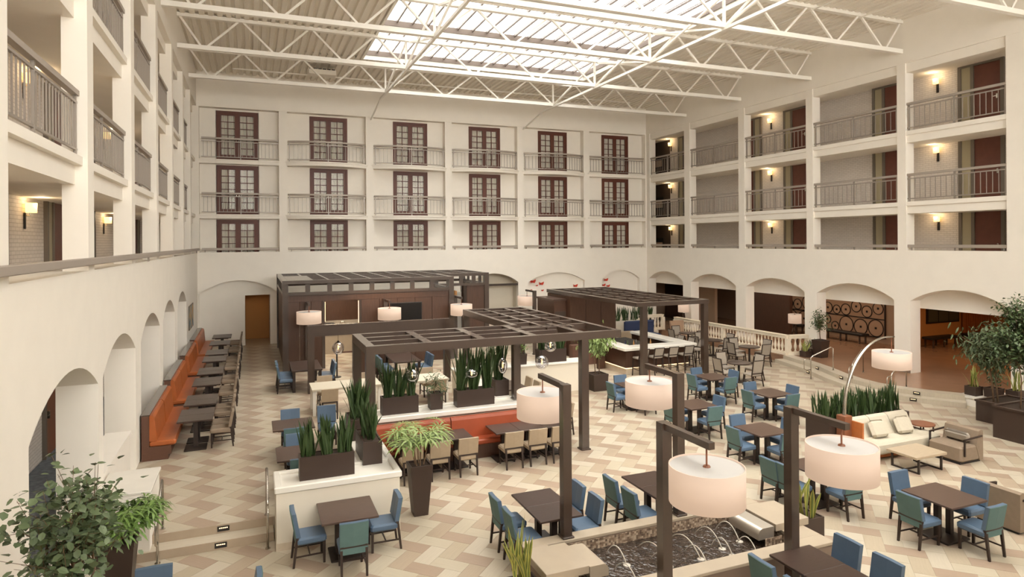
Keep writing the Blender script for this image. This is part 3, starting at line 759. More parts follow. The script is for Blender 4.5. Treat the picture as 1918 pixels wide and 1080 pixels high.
# ---- raised platform tables behind the planter wall
def plat(x, y, ph, sides):
    T90((x, y, .3), 0, f'square walnut table on the platform {ph}', 'square walnut tables')
    for sd in sides:
        dx, dy = {'W': (-1, 0), 'E': (1, 0), 'N': (0, 1), 'S': (0, -1)}[sd]
        blue((x+dx*.6, y+dy*.62, .3), FACE[sd], f'blue chair at the platform table {ph}, {WHERE[sd]}', 'blue chairs on the platform')
for (x, y, ph) in ((.88, 16.35, 'behind the planter wall, farther one'), (.9, 14.1, 'behind the planter wall, nearer one')):
    T90((x, y, .3), 0, f'walnut table on the platform {ph}', 'square walnut tables')
    for sd, dx, dy in (('N', -.02, .62), ('S', -.02, -.62)):
        blue((x+dx, y+dy, .3), FACE[sd], f'blue chair, {WHERE[sd]} of the platform table {ph}', 'blue chairs on the platform')
blue((1.75, 17.0, .3), PI, 'blue chair with teal cover standing beside the white marble ledge on the platform', 'blue chairs on the platform')
# long dark community tables in front of the kiosk
def long_table(x, y, z, w, d, ph, topm, legm, h=.76):
    t = thing('communal_table', ph, 'table', (x, y, z), 0, 'communal tables')
    MB().rbox(-w/2, -d/2, h-.06, w/2, d/2, h, .008).build('tabletop', topm, t)
    for sx in (-1, 1):
        for sy in (-1, 1): MB().box(sx*(w/2-.07)-.045, sy*(d/2-.09)-.045, 0, sx*(w/2-.07)+.045, sy*(d/2-.09)+.045, h-.06).build('leg', legm, t)
    return t
for (x, y, ph) in ((1.72, 24.05, 'beside the kiosk corner'), (5.25, 24.2, 'below the kiosk screen')):
    long_table(x, y, .3, 1.0, 1.9, f'long dark communal table {ph}', M['tabletop'], M['tblbase'])
    for sd, dx in (('W', -.68), ('E', .68)):
        for k in (-1, 0, 1) if sd == 'W' else (-1, 0):
            blue((x+dx, y-.15+k*.52, .3), FACE[sd], f'{"nearest" if k < 0 else "middle" if k == 0 else "farthest"} blue chair, {WHERE[sd]} of the table {ph}', 'blue chairs at the communal tables')
long_table(2.62, 20.25, .3, 2.05, 1.05, 'long white communal table near the beam post, cream top and white legs', M['cream'], M['marble'], .79)
long_table(4.83, 20.2, .3, 1.85, 1.05, 'second long white communal table, partly hidden by the tall snake plants', M['cream'], M['marble'], .79)
for i, (x, sd) in enumerate(((2.05, 'S'), (3.1, 'S'), (4.3, 'S'), (5.3, 'S'), (2.1, 'N'), (3.3, 'N'), (4.5, 'N'), (5.4, 'N'))):
    tan((x, 20.22 + (-.72 if sd == 'S' else .75), .3), FACE[sd], f'{BAYN[i % 4]} tan chair along the white communal tables, {WHERE[sd]}', 'tan chairs at the white communal tables')
# ---- wall banquettes under the left arches
def wall_bench(y0, y1, label):
    L = y1-y0; t = thing('wall_bench', label, 'bench', (-2.44, y0, .3), 0, 'orange wall benches')
    MB().box(0, 0, 0, .56, L, .12).build('plinth', M['plinth'], t)
    MB().box(.0, 0, .12, .62, L, .32).box(0, 0, .32, .16, L, 1.05).build('carcass', M['plinth'], t)
    MB().box(-.02, 0, 1.05, .17, L, 1.08).build('back_cap', M['pergola'], t)
    MB().rbox(.15, .01, .32, .72, L-.01, .45, .03).build('seat_cushion', M['orange'], t)
    n = max(1, round(L/2.0))
    for i in range(n):
        a, b = L*i/n, L*(i+1)/n
        m = MB(); vs = [(.16, a+.02, .45), (.32, a+.02, .45), (.27, a+.02, 1.0), (.22, a+.02, 1.06), (.16, a+.02, 1.05)]
        m.add(vs + [(x, b-.02, z) for x, _, z in vs], [(4,3,2,1,0), (5,6,7,8,9)] + [(k, (k+1) % 5, 5+(k+1) % 5, 5+k) for k in range(5)])
        m.build('back_cushion', M['orange'], t)
bn = ['nearest', 'second nearest', 'third', 'farthest']
for (a, b), nm in zip(((17.25, 20.75), (21.5, 25.1), (25.95, 29.5), (30.0, 34.2)), bn): wall_bench(a, b, f'{nm} orange leather wall bench with dark cap under the arches')
ty = [17.9, 18.54, 19.62, 20.26, 22.18, 22.82, 24.0, 24.64, 26.5, 27.14, 28.1, 28.74, 30.7, 31.34, 32.85, 33.49]
Tw = first_or_dup(table_template(.8, .635, M['tabletop'], 'dining_table', 'x', .76, 1))
for i, y in enumerate(ty):
    Tw((-1.34, y, .3), 0, f'dark table in the row along the orange wall benches, {ORD[i]} from the near end', 'tables along the wall benches')
for i, y in enumerate(ty):
    taupe((-.76, y, .3), PI/2, f'taupe chair in the row facing the wall benches, {ORD[i]} from the near end', 'taupe chairs facing the wall benches')
# ---- planter wall with marble ledge and the rust banquette
pw = thing('planter_wall', 'cream planter wall with white marble tray top beside the steps', 'planter wall', (.33, 12.0, 0))
body = MB().box(.03, .03, .12, 2.21, .85, 1.06).box(1.5, .85, .12, 2.21, 3.75, 1.06); body.build('body', M['lowwall'], pw)
MB().box(.02, .02, 0, 2.22, .86, .13).box(1.49, .85, 0, 2.22, 3.75, .13).build('skirting', M['stonebase'], pw)
def tray(parent, x0, y0, x1, y1, z):
    e = .12
    MB().box(x0+.02, y0+.02, z-.05, x1-.02, y1-.02, z).build('marble_tray', M['marble'], parent)
    m = MB(); m.rbox(x0, y0, z-.07, x1, y0+e, z+.05, .018); m.rbox(x0, y1-e, z-.07, x1, y1, z+.05, .018); m.rbox(x0, y0, z-.07, x0+e, y1, z+.05, .018); m.rbox(x1-e, y0, z-.07, x1, y1, z+.05, .018)
    m.build('marble_rim', M['marble'], parent)
tray(pw, 0, 0, 2.25, .9, 1.07); tray(pw, 1.45, .78, 2.25, 3.78, 1.07)
bw = thing('planter_wall', 'cream planter wall with marble ledge carrying planters behind the rust banquette', 'planter wall', (2.57, 15.78, 0))
MB().box(.0, .06, 0, 4.4, .82, 1.02).build('body', M['lowwall'], bw); MB().box(0, .0, .98, 4.4, .08, 1.03).build('dark_strip', M['plinth'], bw)
tray(bw, -.1, -.02, 4.45, .86, 1.07)
ww = thing('planter_wall', 'cream side wall with marble ledge stepping down to the sunken corner', 'planter wall', (6.2, 16.66, 0))
MB().box(.02, 0, 0, .40, 3.6, 1.06).build('body', M['lowwall'], ww); MB().rbox(0, 0, 1.06, .42, 3.66, 1.12, .015).build('marble_ledge', M['marble'], ww); MB().box(.4, .5, .35, .42, 1.3, .8).build('vent_panel', M['dgrey'], ww)
lw = thing('planter_wall', 'long white planter wall with marble ledge before the bar', 'planter wall', (6.2, 20.3, 0))
MB().box(.0, .02, .12, 4.72, .56, 1.1).build('body', M['lowwall'], lw); MB().box(0, 0, 0, 4.74, .58, .12).build('skirting', M['stonebase'], lw); MB().rbox(-.04, -.03, 1.1, 4.78, .62, 1.17, .015).build('marble_ledge', M['marble'], lw)
bq = thing('banquette', 'rust red leather banquette along the planter wall', 'bench', (2.62, 15.25, 0))
L = 4.38
MB().box(0, .0, 0, L, .5, .34).build('base', M['darkwood'], bq)
n = 5
for i in range(3):
    a, b = [(0, 1.98), (1.98, 3.98), (3.98, L)][i]
    MB().rbox(a+.01, -.04, .34, b-.01, .42, .47, .03).build('seat_cushion', M['orangered'], bq)
    m = MB(); vs = [(.30, .47), (.36, .90), (.40, .97), (.50, .97), (.50, .47)]
    m.add([(a+.012, y, z) for y, z in vs] + [(b-.012, y, z) for y, z in vs], [(0,1,2,3,4), (9,8,7,6,5)] + [(k, 5+k, 5+(k+1) % 5, (k+1) % 5) for k in range(5)])
    m.build('back_cushion', M['orangered'], bq)
Tb = first_or_dup(table_template(.645, .78, M['tabletop'], 'dining_table', 'x', .76, 1))
for i in range(3):
    Tb((3.23+i*.65, 14.97, 0), 0, f'{BAYN[i]} dark table of the three joined behind the palm pot at the rust banquette', 'banquette tables')
    Tb((5.76+i*.65, 14.99, 0), 0, f'{BAYN[i]} dark table of the three joined at the open end of the rust banquette', 'banquette tables')
for i, x in enumerate((3.3, 3.93, 4.6)): tan((x, 14.44, 0), 0, f'{BAYN[i]} tan chair showing its back at the banquette tables behind the palm pot', 'tan chairs at the banquette')
for i, x in enumerate((5.75, 6.37, 6.98)): tan((x, 14.46, 0), 0, f'{BAYN[i]} tan chair showing its back at the open end of the banquette', 'tan chairs at the banquette')
# ---- round tables with grey framed chairs
def framed_chair(name, label, seat_z, top, w, cat='chair', rungs=False):
    t = thing(name, label, cat); hw = w/2
    MB().rbox(-hw+.01, -.22, seat_z-.07, hw-.01, .24, seat_z, .02).build('seat', M['greyfab'], t)
    MB().frustum(-hw+.03, -.235, hw-.03, -.2, seat_z+.04, -hw+.03, -.335, hw-.03, -.30, top-.025).build('back_panel', M['greyfab'], t)
    m = MB()
    for s in (-1, 1): m.bar((s*(hw-.015), -.225, seat_z-.05), (s*(hw-.015), -.322, top), .03, .036)
    m.bar((-hw, -.322, top-.012), (hw, -.322, top-.012), .03, .03).bar((-hw, -.23, seat_z+.02), (hw, -.23, seat_z+.02), .03, .03)
    m.build('back_frame', M['leg'], t)
    for s in (-1, 1):
        MB().bar((s*(hw-.03), .2, seat_z-.05), (s*(hw-.01), .24, 0), .032).build('leg', M['leg'], t)
        MB().bar((s*(hw-.02), -.215, seat_z-.05), (s*(hw-.01), -.31, 0), .032).build('leg', M['leg'], t)
    m = MB(); zs = (.28,) if rungs else (.2,)
    for z in zs:
        for s in (-1, 1): m.bar((s*(hw-.02), .22, z), (s*(hw-.015), -.26, z), .02)
        m.bar((-hw+.02, .22, z+(.0 if rungs else 0)), (hw-.02, .22, z), .02)
        if rungs: m.bar((-hw+.02, -.26, z), (hw-.02, -.26, z), .02)
    m.build('stretcher', M['leg'], t)
    return t
gch = first_or_dup(framed_chair('side_chair', 'x', .46, .98, .5))
rt_t = thing('round_table', 'x', 'table')
MB().lathe([(.43, .70), (.45, .715), (.45, .735), (.435, .745)], n=28).build('tabletop', M['tabletop'], rt_t)
MB().lathe([(.045, .02), (.04, .7)], n=10).build('pedestal', M['tblbase'], rt_t)
MB().lathe([(.29, 0), (.29, .02), (.06, .05)], n=20).build('base', M['tblbase'], rt_t)
RT = first_or_dup(rt_t)
for (x, y), ph, sides in (((17.2, 19.6), 'nearest the open floor', 'WSEN'), ((20.2, 22.35), 'beside the balustrade end', 'WSEN'), ((20.0, 24.5), 'in the middle of the balustrade row', 'WSEN'), ((20.4, 26.9), 'farthest along the balustrade', 'WSEN')):
    RT((x, y, 0), 0, f'round dark pedestal table {ph}', 'round tables')
    for sd in sides:
        dx, dy = {'W': (-1, 0), 'E': (1, 0), 'N': (0, 1), 'S': (0, -1)}[sd]
        gch((x+dx*.72, y+dy*.72, 0), FACE[sd], f'grey framed chair at the round table {ph}, {WHERE[sd]}', 'grey chairs at the round tables')
stl = first_or_dup(framed_chair('bar_stool', 'x', .76, 1.12, .46, 'stool', True))
for i, x in enumerate((14.35, 15.05, 15.75, 16.5)): stl((x, 21.98, 0), 0, f'grey bar stool at the front of the white bar, {BAYN[i]} from the pergola post', 'bar stools')
for i, y in enumerate((22.75, 23.5, 24.25)): stl((17.72, y, 0), PI/2, f'grey bar stool at the side of the bar, {BAYN[i]} from the corner', 'bar stools')
# ---- lounge group
sf = thing('sofa', 'cream armless sofa backed against the hedge planter', 'sofa', (15.05, 11.6, 0))
MB().box(-1.05, -.30, .04, 1.05, .44, .14).build('oak_base', M['oakframe'], sf)
MB().rbox(-1.2, -.42, .14, 1.25, .45, .43, .05).build('seat', M['cream'], sf)
for a, b in ((-1.12, -.45), (-.45, .22), (.22, .95)):
    m = MB(); vs = [(.08, .43), (.30, .84), (.40, .88), (.46, .84), (.45, .43)]
    m.add([(a+.01, y, z) for y, z in vs] + [(b-.01, y, z) for y, z in vs], [(0,1,2,3,4), (9,8,7,6,5)] + [(k, 5+k, 5+(k+1) % 5, (k+1) % 5) for k in range(5)])
    m.build('back_cushion', M['cream'], sf)
MB().box(-1.15, -.1, .14, -1.1, .46, .86).build('oak_side', M['oakframe'], sf)
for i, (x, ph) in enumerate(((14.55, 'near the lamp box'), (15.45, 'near the open end'))):
    c = thing('cushion', f'square cream cushion on the sofa {ph}', 'cushion', (x, 11.60, .64), -.1, 'sofa cushions')
    o = MB().rbox(-.24, -.07, -.21, .24, .07, .21, .06).build('cover', M['cream'], c); o.rotation_euler = (-.5, 0, 0)
def armchair(loc, rz, label):
    t = thing('lounge_chair', label, 'armchair', loc, rz, 'grey lounge chairs')
    MB().box(-.36, -.4, 0, .36, .34, .05).build('plinth', M['black'], t)
    MB().rbox(-.4, -.34, .05, .4, .36, .42, .04).build('seat', M['taupe'], t)
    m = MB(); vs = [(-.18, .40), (-.27, .74), (-.36, .77), (-.43, .74), (-.43, .05), (-.3, .05)]
    m.add([(-.41, y, z) for y, z in vs] + [(.41, y, z) for y, z in vs], [(0,1,2,3,4,5), (11,10,9,8,7,6)] + [(k, 6+k, 6+(k+1) % 6, (k+1) % 6) for k in range(6)])
    m.build('backrest', M['taupe'], t)
    for s in (-1, 1): MB().bar((s*.425, .26, .2), (s*.425, .26, .60), .035).bar((s*.425, .28, .59), (s*.425, -.36, .63), .035).build('armrest', M['leg'], t)
    c = thing('cushion', 'bolster cushion on ' + label.replace('grey ', 'the grey ', 1), 'cushion', Matrix.Rotation(rz, 4, 'Z') @ Vector((0, -.12, .56)) + Vector(loc), rz, 'lounge chair cushions')
    o = MB().rbox(-.3, -.06, -.11, .3, .06, .11, .05).build('cover', M['greyfab'], c); o.rotation_euler = (-.25, 0, 0)
armchair((15.98, 10.65, 0), PI/2, 'grey lounge chair facing the coffee table')
armchair((13.32, 7.82, 0), -PI/2, 'grey lounge chair turned away beside the front table')
ct = thing('coffee_table', 'low greige coffee table on dark sled legs before the cream sofa', 'table', (14.53, 10.57, 0))
MB().rbox(-.52, -.38, .35, .52, .38, .41, .008).build('tabletop', M['lightoak'], ct)
for s in (-1, 1):
    MB().box(s*.38-.02, -.35, 0, s*.38+.02, -.31, .35).box(s*.38-.02, .31, 0, s*.38+.02, .35, .35).box(s*.38-.02, -.35, 0, s*.38+.02, .35, .03).build('sled_leg', M['tblbase'], ct)
MB().box(-.38, -.02, 0, .38, .02, .03).build('crossbar', M['tblbase'], ct)
sd = thing('side_table', 'small round walnut side table between the sofa and the lounge chair', 'table', (16.33, 11.72, 0))
MB().lathe([(.29, .52), (.30, .525), (.30, .55), (.295, .555)], n=28).build('tabletop', M['walnut'], sd)
for k in range(4):
    a = k*PI/2+.5; MB().box(.25*math.cos(a)-.013, .25*math.sin(a)-.013, 0, .25*math.cos(a)+.013, .25*math.sin(a)+.013, .52).build('leg', M['tblbase'], sd)
MB().box(-.25, -.012, .06, .25, .012, .085).box(-.012, -.25, .06, .012, .25, .085).build('crossbar', M['tblbase'], sd)
ot = None
# ================================================================ LAMPS
def shade_parts(t, x, y, z, r=.465, h=.46, hang=.22):
    m = MB(); n = 40
    m.lathe([(r, z-h), (r, z), (r-.012, z), (r-.012, z-h)], x, y, n, cap=False)
    m.f += [(3*n+k, 3*n+(k+1) % n, (k+1) % n, k) for k in range(n)]
    s = m.build('drum_shade', M['shade'], t, True)
    MB().lathe([(r-.012, z-.03), (r-.012, z-.02)], x, y, n).build('top_diffuser', M['shadetop'], s)
    MB().lathe([(r-.012, z-h+.01), (r-.012, z-h+.02)], x, y, n).build('bottom_diffuser', M['shade'], s)
    MB().tube([(x, y, z-.02), (x, y, z+hang)], .012, 8).lathe([(.05, z-.02), (.04, z)], x, y, 10).build('hanger', M['walnut'], t)
def drum_lamp(loc, top, dirv, label, post=True, arm=1.0, r=.465, pw=.075):
    t = thing('drum_lamp', label, 'lamp', loc, 0, 'tall drum lamps')
    z1 = top - loc[2]
    if post:
        MB().box(-pw, -pw, 0, pw, pw, z1).build('post', M['pergola'], t)
        MB().rbox(-pw-.03, -pw-.03, 0, pw+.03, pw+.03, .03, .008).build('base_plate', M['pergola'], t)
    d = Vector(dirv)
    e = d*arm
    MB().bar((d.x*pw*.99, d.y*pw*.99, z1-.045), (e.x, e.y, z1-.045), .09, .088).build('arm', M['pergola'], t)
    sx, sy = d.x*(arm-.10), d.y*(arm-.10)
    shade_parts(t, sx, sy, z1-.31, r)
    MB().lathe([(.03, z1-.5), (.045, z1-.46), (.03, z1-.42)], sx, sy, 10).build('bulb', M['bulb'], t)
drum_lamp((7.54, 7.47, 0), 2.88, (0, -1, 0), 'tall drum lamp standing before the fountain, its shade over a square table')
drum_lamp((5.25, 7.47, 0), 2.90, (0, -1, 0), 'tallest looking drum lamp whose post runs to the lower edge before the fountain pool')
drum_lamp((4.80, 9.60, .5), 3.03, (0, 1, 0), 'drum lamp on the fountain rim beside the paired table, shade toward the banquette')
drum_lamp((7.06, 9.60, .5), 3.03, (0, 1, 0), 'drum lamp on the middle of the fountain rim with shade toward the open floor')
drum_lamp((2.02, 27.05, .3), 3.05, (0, -1, 0), 'drum lamp hung in front of the left panel of the kiosk')
drum_lamp((5.15, 27.05, .3), 3.05, (0, -1, 0), 'drum lamp hung beside the kiosk screen')
drum_lamp((8.28, 27.3, .3), 3.05, (0, -1, 0), 'drum lamp at the open corner of the kiosk')
drum_lamp((12.5, 28.2, 0), 3.05, (0, 1, 0), 'drum lamp before the arch between kiosk and bar')
# arc lamp
al = thing('arc_lamp', 'arching steel lamp with white drum shade rising from the sofa hedge', 'lamp', (13.8, 11.94, 0))
MB().rbox(-.13, -.13, 0, .13, .13, .98, .01).build('box_base', M['walnut'], al)
pts = []
for i in range(29):
    a = PI*.5*i/28*1.12
    pts.append((1.52*(1-math.cos(a)), .0, .95 + 1.90*math.sin(min(a, PI/2)) - (0.05*max(0, a-PI/2))))
pts = [(0, 0, .6)] + pts
m = MB()
for i in range(len(pts)-1): pass
m.tube(pts, .05, 10, .018).build('arc_tube', M['steel'], al, True)
MB().tube([(1.4, 0, 2.845), (1.76, 0, 2.845)], .016, 8).build('end_rod', M['steel'], al)
shade_parts(al, 1.70, 0, 2.46, .46, .42, .38)
# small table lamps in the hall
for (x, y, z, ph) in ((24.35, 23.85, .3, 'behind the balustrade end'), (22.6, 30.2, .3, 'at the far end of the balustrade')):
    t = thing('table_lamp', f'lit white drum table lamp on a dark stand {ph}', 'lamp', (x, y, z), 0, 'hall table lamps')
    for k in range(3):
        a = k*2*PI/3; MB().bar((.05*math.cos(a), .05*math.sin(a), 1.0), (.2*math.cos(a), .2*math.sin(a), 0), .04).build('leg', M['leg'], t)
    shade_parts(t, 0, 0, 1.5, .3, .44, .02)
# ================================================================ KIOSK
ki = thing('kiosk', 'dark wood buffet kiosk with slatted open crown at the back of the hall', 'kiosk', (0, 0, 0))
KX0, KX1, KX2, KY0, KY1, KY2, KT = 1.2, 8.05, 10.6, 27.2, 33.5, 29.75, 3.9
pm = M['pergola']
for x, y in ((KX0, KY0), (KX1, KY0), (KX0, KY1), (KX1, KY2), (KX2, KY2), (KX2, KY1)):
    MB().box(x-.11, y-.11, .3, x+.11, y+.11, KT).build('post', pm, ki)
def ring(z0, z1, w, name):
    o = [(KX0, KY0), (KX1, KY0), (KX1, KY2), (KX2, KY2), (KX2, KY1), (KX0, KY1)]
    for i in range(6):
        (xa, ya), (xb, yb) = o[i], o[(i+1) % 6]
        MB().box(min(xa, xb)-w, min(ya, yb)-w, z0, max(xa, xb)+w, max(ya, yb)+w, z1).build(name, pm, ki)
ring(3.76, KT, .09, 'top_beam'); ring(3.3, 3.42, .09, 'lower_beam')
# crown posts
for i in range(9):
    x = KX0 + (KX1-KX0)*i/8
    MB().box(x-.09, KY0-.07, 3.42, x+.09, KY0+.05, 3.76).build('crown_post', pm, ki)
    MB().box(x-.09, KY1-.05, 3.42, x+.09, KY1+.05, 3.76).build('crown_post', pm, ki)
for i in range(8):
    y = KY0 + (KY1-KY0)*i/7
    MB().box(KX0-.05, y-.09, 3.42, KX0+.05, y+.09, 3.76).build('crown_post', pm, ki)
for i in range(5):
    x = KX1 + (KX2-KX1)*i/4; MB().box(x-.09, KY2-.05, 3.42, x+.09, KY2+.05, 3.76).build('crown_post', pm, ki)
    MB().box(KX2-.05, KY2+(KY1-KY2)*i/4-.09, 3.42, KX2+.05, KY2+(KY1-KY2)*i/4+.09, 3.76).build('crown_post', pm, ki)
for i in range(1, 11):
    x = KX0 + (KX2-KX0)*i/11; y0 = KY0 if x < KX1 else KY2
    MB().box(x-.05, y0, 3.78, x+.05, KY1, 3.89).build('rafter', pm, ki)
for i in range(1, 9):
    y = KY0 + (KY1-KY0)*i/9; x1 = KX1 if y < KY2 else KX2
    MB().box(KX0, y-.04, 3.77, x1, y+.04, 3.88).build('purlin', pm, ki)
MB().box(KX0+.1, KY0+.1, 3.86, 2.3, KY1-2.4, 3.895).build('solid_panel', pm, ki)
# front fascia and wood panels
dw = M['darkwood']
MB().box(KX0, KY0-.04, 3.05, KX1, KY0+.06, 3.3).build('fascia', dw, ki)
def panel(x0, x1, y, z0, z1, n, nm='wood_panel'):
    w = (x1-x0)/n
    for i in range(n): MB().rbox(x0+i*w+.006, y-.03, z0, x0+(i+1)*w-.006, y+.05, z1, .006).build(nm, dw, ki)
panel(KX0+.1, 2.62, KY0, .3, 3.05, 3)
panel(4.18, KX1-.1, KY0, .3, 3.05, 5)
MB().box(2.62, KY0-.05, .3, 2.72, KY0+.07, 3.05).box(4.08, KY0-.05, .3, 4.18, KY0+.07, 3.05).build('door_jamb', pm, ki)
MB().box(2.722, KY0-.02, 2.2, 2.74, KY0+.02, 3.0).box(4.06, KY0-.02, .8, 4.078, KY0+.02, 3.0).build('led_strip', M['led'], ki)
MB().box(KX0-.04, KY0, .3, KX0+.04, KY1, 3.3).build('side_panel', dw, ki)
MB().box(KX0, KY1-.04, .3, KX2, KY1+.04, 2.7).build('back_panel', M['wall'], ki)
panel(9.6, KX2, KY2, .3, 3.3, 1); MB().box(9.2, KY2+.6, .3, 9.3, KY2+2.0, 3.0).build('yellow_screen', M['amber'], ki)
MB().box(KX2-.05, KY2, .3, KX2+.05, KY1, 3.3).build('side_panel', dw, ki)
# interior: tiled splash wall, counters
MB().box(1.6, 31.3, .3, 7.4, 31.4, 1.75).build('tiled_splashback', M['greyfab'], ki); MB().box(1.6, 31.3, 1.75, 7.4, 31.5, 3.1).build('upper_cabinet', dw, ki)
MB().box(1.6, 30.6, .3, 4.4, 31.3, 1.18).build('back_counter', M['stone'], ki); MB().rbox(1.55, 30.55, 1.18, 4.45, 31.35, 1.24, .01).build('counter_top', M['marble'], ki)
lamp('kiosk_downlight', 'AREA', (3.4, 29.6, 3.2), 90, (1, .78, .52), 1.6)
lamp('kiosk_front_light', 'AREA', (5.2, 26.6, 3.7), 40, (1, .76, .5), 3.0, size_y=.2)
tv = thing('television', 'large dark television on the kiosk wood panel', 'television', (6.02, KY0-.06, 2.42))
MB().rbox(-.72, -.035, -.43, .72, .02, .43, .01).build('bezel', M['black'], tv); MB().box(-.69, -.04, -.40, .69, -.034, .40).build('screen', M['screen'], tv)
MB().rbox(-.2, -.04, -.49, .25, .02, -.45, .006).build('sound_bar', M['dgrey'], tv)
cm = thing('coffee_machine', 'black coffee machine on the shelf inside the kiosk', 'appliance', (3.2, 31.05, 1.24))
MB().rbox(-.35, -.2, 0, .35, .2, .42, .03).build('body', M['black'], cm); MB().rbox(-.25, -.22, .26, .25, -.19, .36, .01).build('panel', M['steel'], cm); MB().tube([(.15, -.22, .24), (.15, -.28, .22)], .015, 6).build('spout', M['steel'], cm)
fc = thing('tap', 'tall steel tap at the kiosk counter', 'tap', (4.0, 30.75, 1.24))
MB().tube([(0, 0, 0), (0, 0, .42), (-.08, 0, .5), (-.2, 0, .5), (-.24, 0, .42)], .018, 8).build('spout', M['steel'], fc); MB().tube([(.0, 0, .1), (.1, 0, .14)], .01, 6).build('lever', M['steel'], fc)
sc = thing('serving_counter', 'dark serving counter with white goods in front of the kiosk opening', 'counter', (4.25, 26.0, .3))
MB().box(-.45, -.6, 0, .55, .7, .88).build('body', dw, sc); MB().rbox(-.5, -.66, .88, .6, .75, .93, .01).build('counter_top', M['marble'], sc)
for i in range(6):
    t = thing('juice_dispenser', f'{BAYN[i]} clear glass dispenser on the kiosk serving counter', 'dispenser', (3.95+(i % 3)*.28, 25.75+(i//3)*.4, 1.23), 0, 'dispensers on the serving counter')
    MB().lathe([(.07, 0), (.085, .03), (.085, .3), (.05, .33)], n=12).build('jar', M['globe'], t); MB().lathe([(.06, .33), (.06, .36)], n=12).build('lid', M['steel'], t)
bs = thing('belt_barrier', 'dark belt barrier post with stretched belt before the kiosk', 'barrier', (2.95, 25.2, .3))
MB().lathe([(.16, 0), (.16, .025), (.03, .04)], n=14).build('base', M['black'], bs); MB().lathe([(.03, .03), (.03, .98)], n=10).build('post', M['black'], bs); MB().box(0, -.004, .9, 1.6, .004, .96).build('belt', M['plinth'], bs)
MB().lathe([(.03, 0), (.03, .98)], 1.6, 0, 10).lathe([(.16, 0), (.16, .025), (.03, .04)], 1.6, 0, 14).build('end_post', M['black'], bs)
# beam frame before the kiosk
bf = thing('beam_frame', 'dark bronze portal frame of two posts and a deep beam over the communal tables', 'frame', (0, 0, .3))
for x in (1.82, 6.6): MB().box(x-.11, 22.75, 0, x+.11, 22.97, 2.3).build('post', pm, bf)
MB().box(1.71, 22.76, 1.93, 6.71, 22.96, 2.3).build('beam', pm, bf)
# ================================================================ PERGOLAS
p1 = thing('pergola', 'dark bronze pergola with L-shaped lattice roof over the rust banquette', 'pergola', (0, 0, 0))
Z0, Z1 = 2.86, 3.05
def beam(par, x0, y0, x1, y1, z0=Z0, z1=Z1, nm='beam'): MB().box(x0, y0, z0, x1, y1, z1).build(nm, pm, par)
ax, bx_, cx_ = 2.37, 6.78, 9.02; ay, by, cy_ = 14.72, 16.95, 21.45
beam(p1, ax, ay, cx_, ay+.16); beam(p1, ax, by-.14, bx_+.14, by); beam(p1, ax, ay, ax+.2, by); beam(p1, bx_, by-.14, bx_+.14, cy_); beam(p1, cx_-.14, ay, cx_, cy_); beam(p1, bx_, cy_-.14, cx_, cy_)
for k in (1, 2): beam(p1, ax+.1, ay+.16+(by-ay-.3)*k/3-.065, cx_-1.5 if k == 1 else cx_-.8, ay+.16+(by-ay-.3)*k/3+.065, 2.9, 3.048, 'lath')
for k in range(1, 5): beam(p1, ax+.1+1.36*k-.1, ay+.1, ax+.1+1.36*k+.1, by-.1, 2.89, 3.045, 'cross_beam')
for k in (1, 2): beam(p1, bx_+(cx_-bx_)*k/3-.05, ay+1.3, bx_+(cx_-bx_)*k/3+.05, cy_-.1, 2.9, 3.04, 'lath')
for k in range(6): beam(p1, bx_+.1, by-.5+(cy_-by)*k/5.4-.04, cx_-.1, by-.5+(cy_-by)*k/5.4+.06, 2.895, 3.042, 'cross_beam')
for x, y, z in ((7.97, 14.86, 0), (6.72, 16.45, 1.08), (2.47, 14.84, 1.08), (2.47, 16.86, .3), (6.86, 21.36, .3), (8.94, 21.36, .3)):
    MB().box(x-.10, y-.10, z, x+.10, y+.10, Z0).box(x-.13, y-.13, z, x+.13, y+.13, z+.03).build('post', pm, p1)
p2 = thing('pergola', 'dark bronze pergola with square lattice roof over the white bar', 'pergola', (0, 0, 0))
ax, cx_, ay, cy_ = 13.75, 17.2, 21.3, 29.5
beam(p2, ax, ay, cx_, ay+.16, 2.84, 3.0); beam(p2, ax, cy_-.16, cx_, cy_, 2.84, 3.0); beam(p2, ax, ay, ax+.16, cy_, 2.84, 3.0); beam(p2, cx_-.16, ay, cx_, cy_, 2.84, 3.0)
for k in (1, 2, 3): beam(p2, ax+(cx_-ax)*k/4-.04, ay, ax+(cx_-ax)*k/4+.04, cy_, 2.88, 2.99, 'lath')
for k in range(1, 8): beam(p2, ax, ay+(cy_-ay)*k/8-.04, cx_, ay+(cy_-ay)*k/8+.04, 2.875, 2.995, 'cross_beam')
for x, y in ((14.2, 21.5), (17.08, 21.45), (17.08, 29.3)): MB().box(x-.11, y-.11, 0, x+.11, y+.11, 2.84).build('post', pm, p2)
# ================================================================ BAR
bb = thing('bar_cabinet', 'tall dark wood bar cabinet behind the white bar', 'cabinet', (0, 0, 0))
for i in range(3): MB().rbox(13.75+i*.82, 26.9, 0, 13.75+(i+1)*.82-.012, 29.4, 2.82, .008).build('wood_panel', dw, bb)
MB().box(13.1, 27.3, 0, 13.74, 29.2, 2.6).build('side_cabinet', dw, bb); MB().box(13.05, 27.25, 2.6, 13.74, 29.25, 2.68).build('cabinet_top', M['tabletopb'], bb)
MB().box(13.15, 27.28, 1.5, 13.7, 27.3, 2.1).build('dark_shelf', M['dark'], bb)
ba = thing('bar_counter', 'dark wood bar with thick white counter and glowing toe kick', 'bar', (0, 0, 0))
MB().box(13.9, 22.35, .28, 16.95, 22.6, 1.0).box(16.7, 22.35, .28, 16.95, 26.3, 1.0).box(13.9, 22.35, .28, 14.15, 24.2, 1.0).build('wood_front', dw, ba)
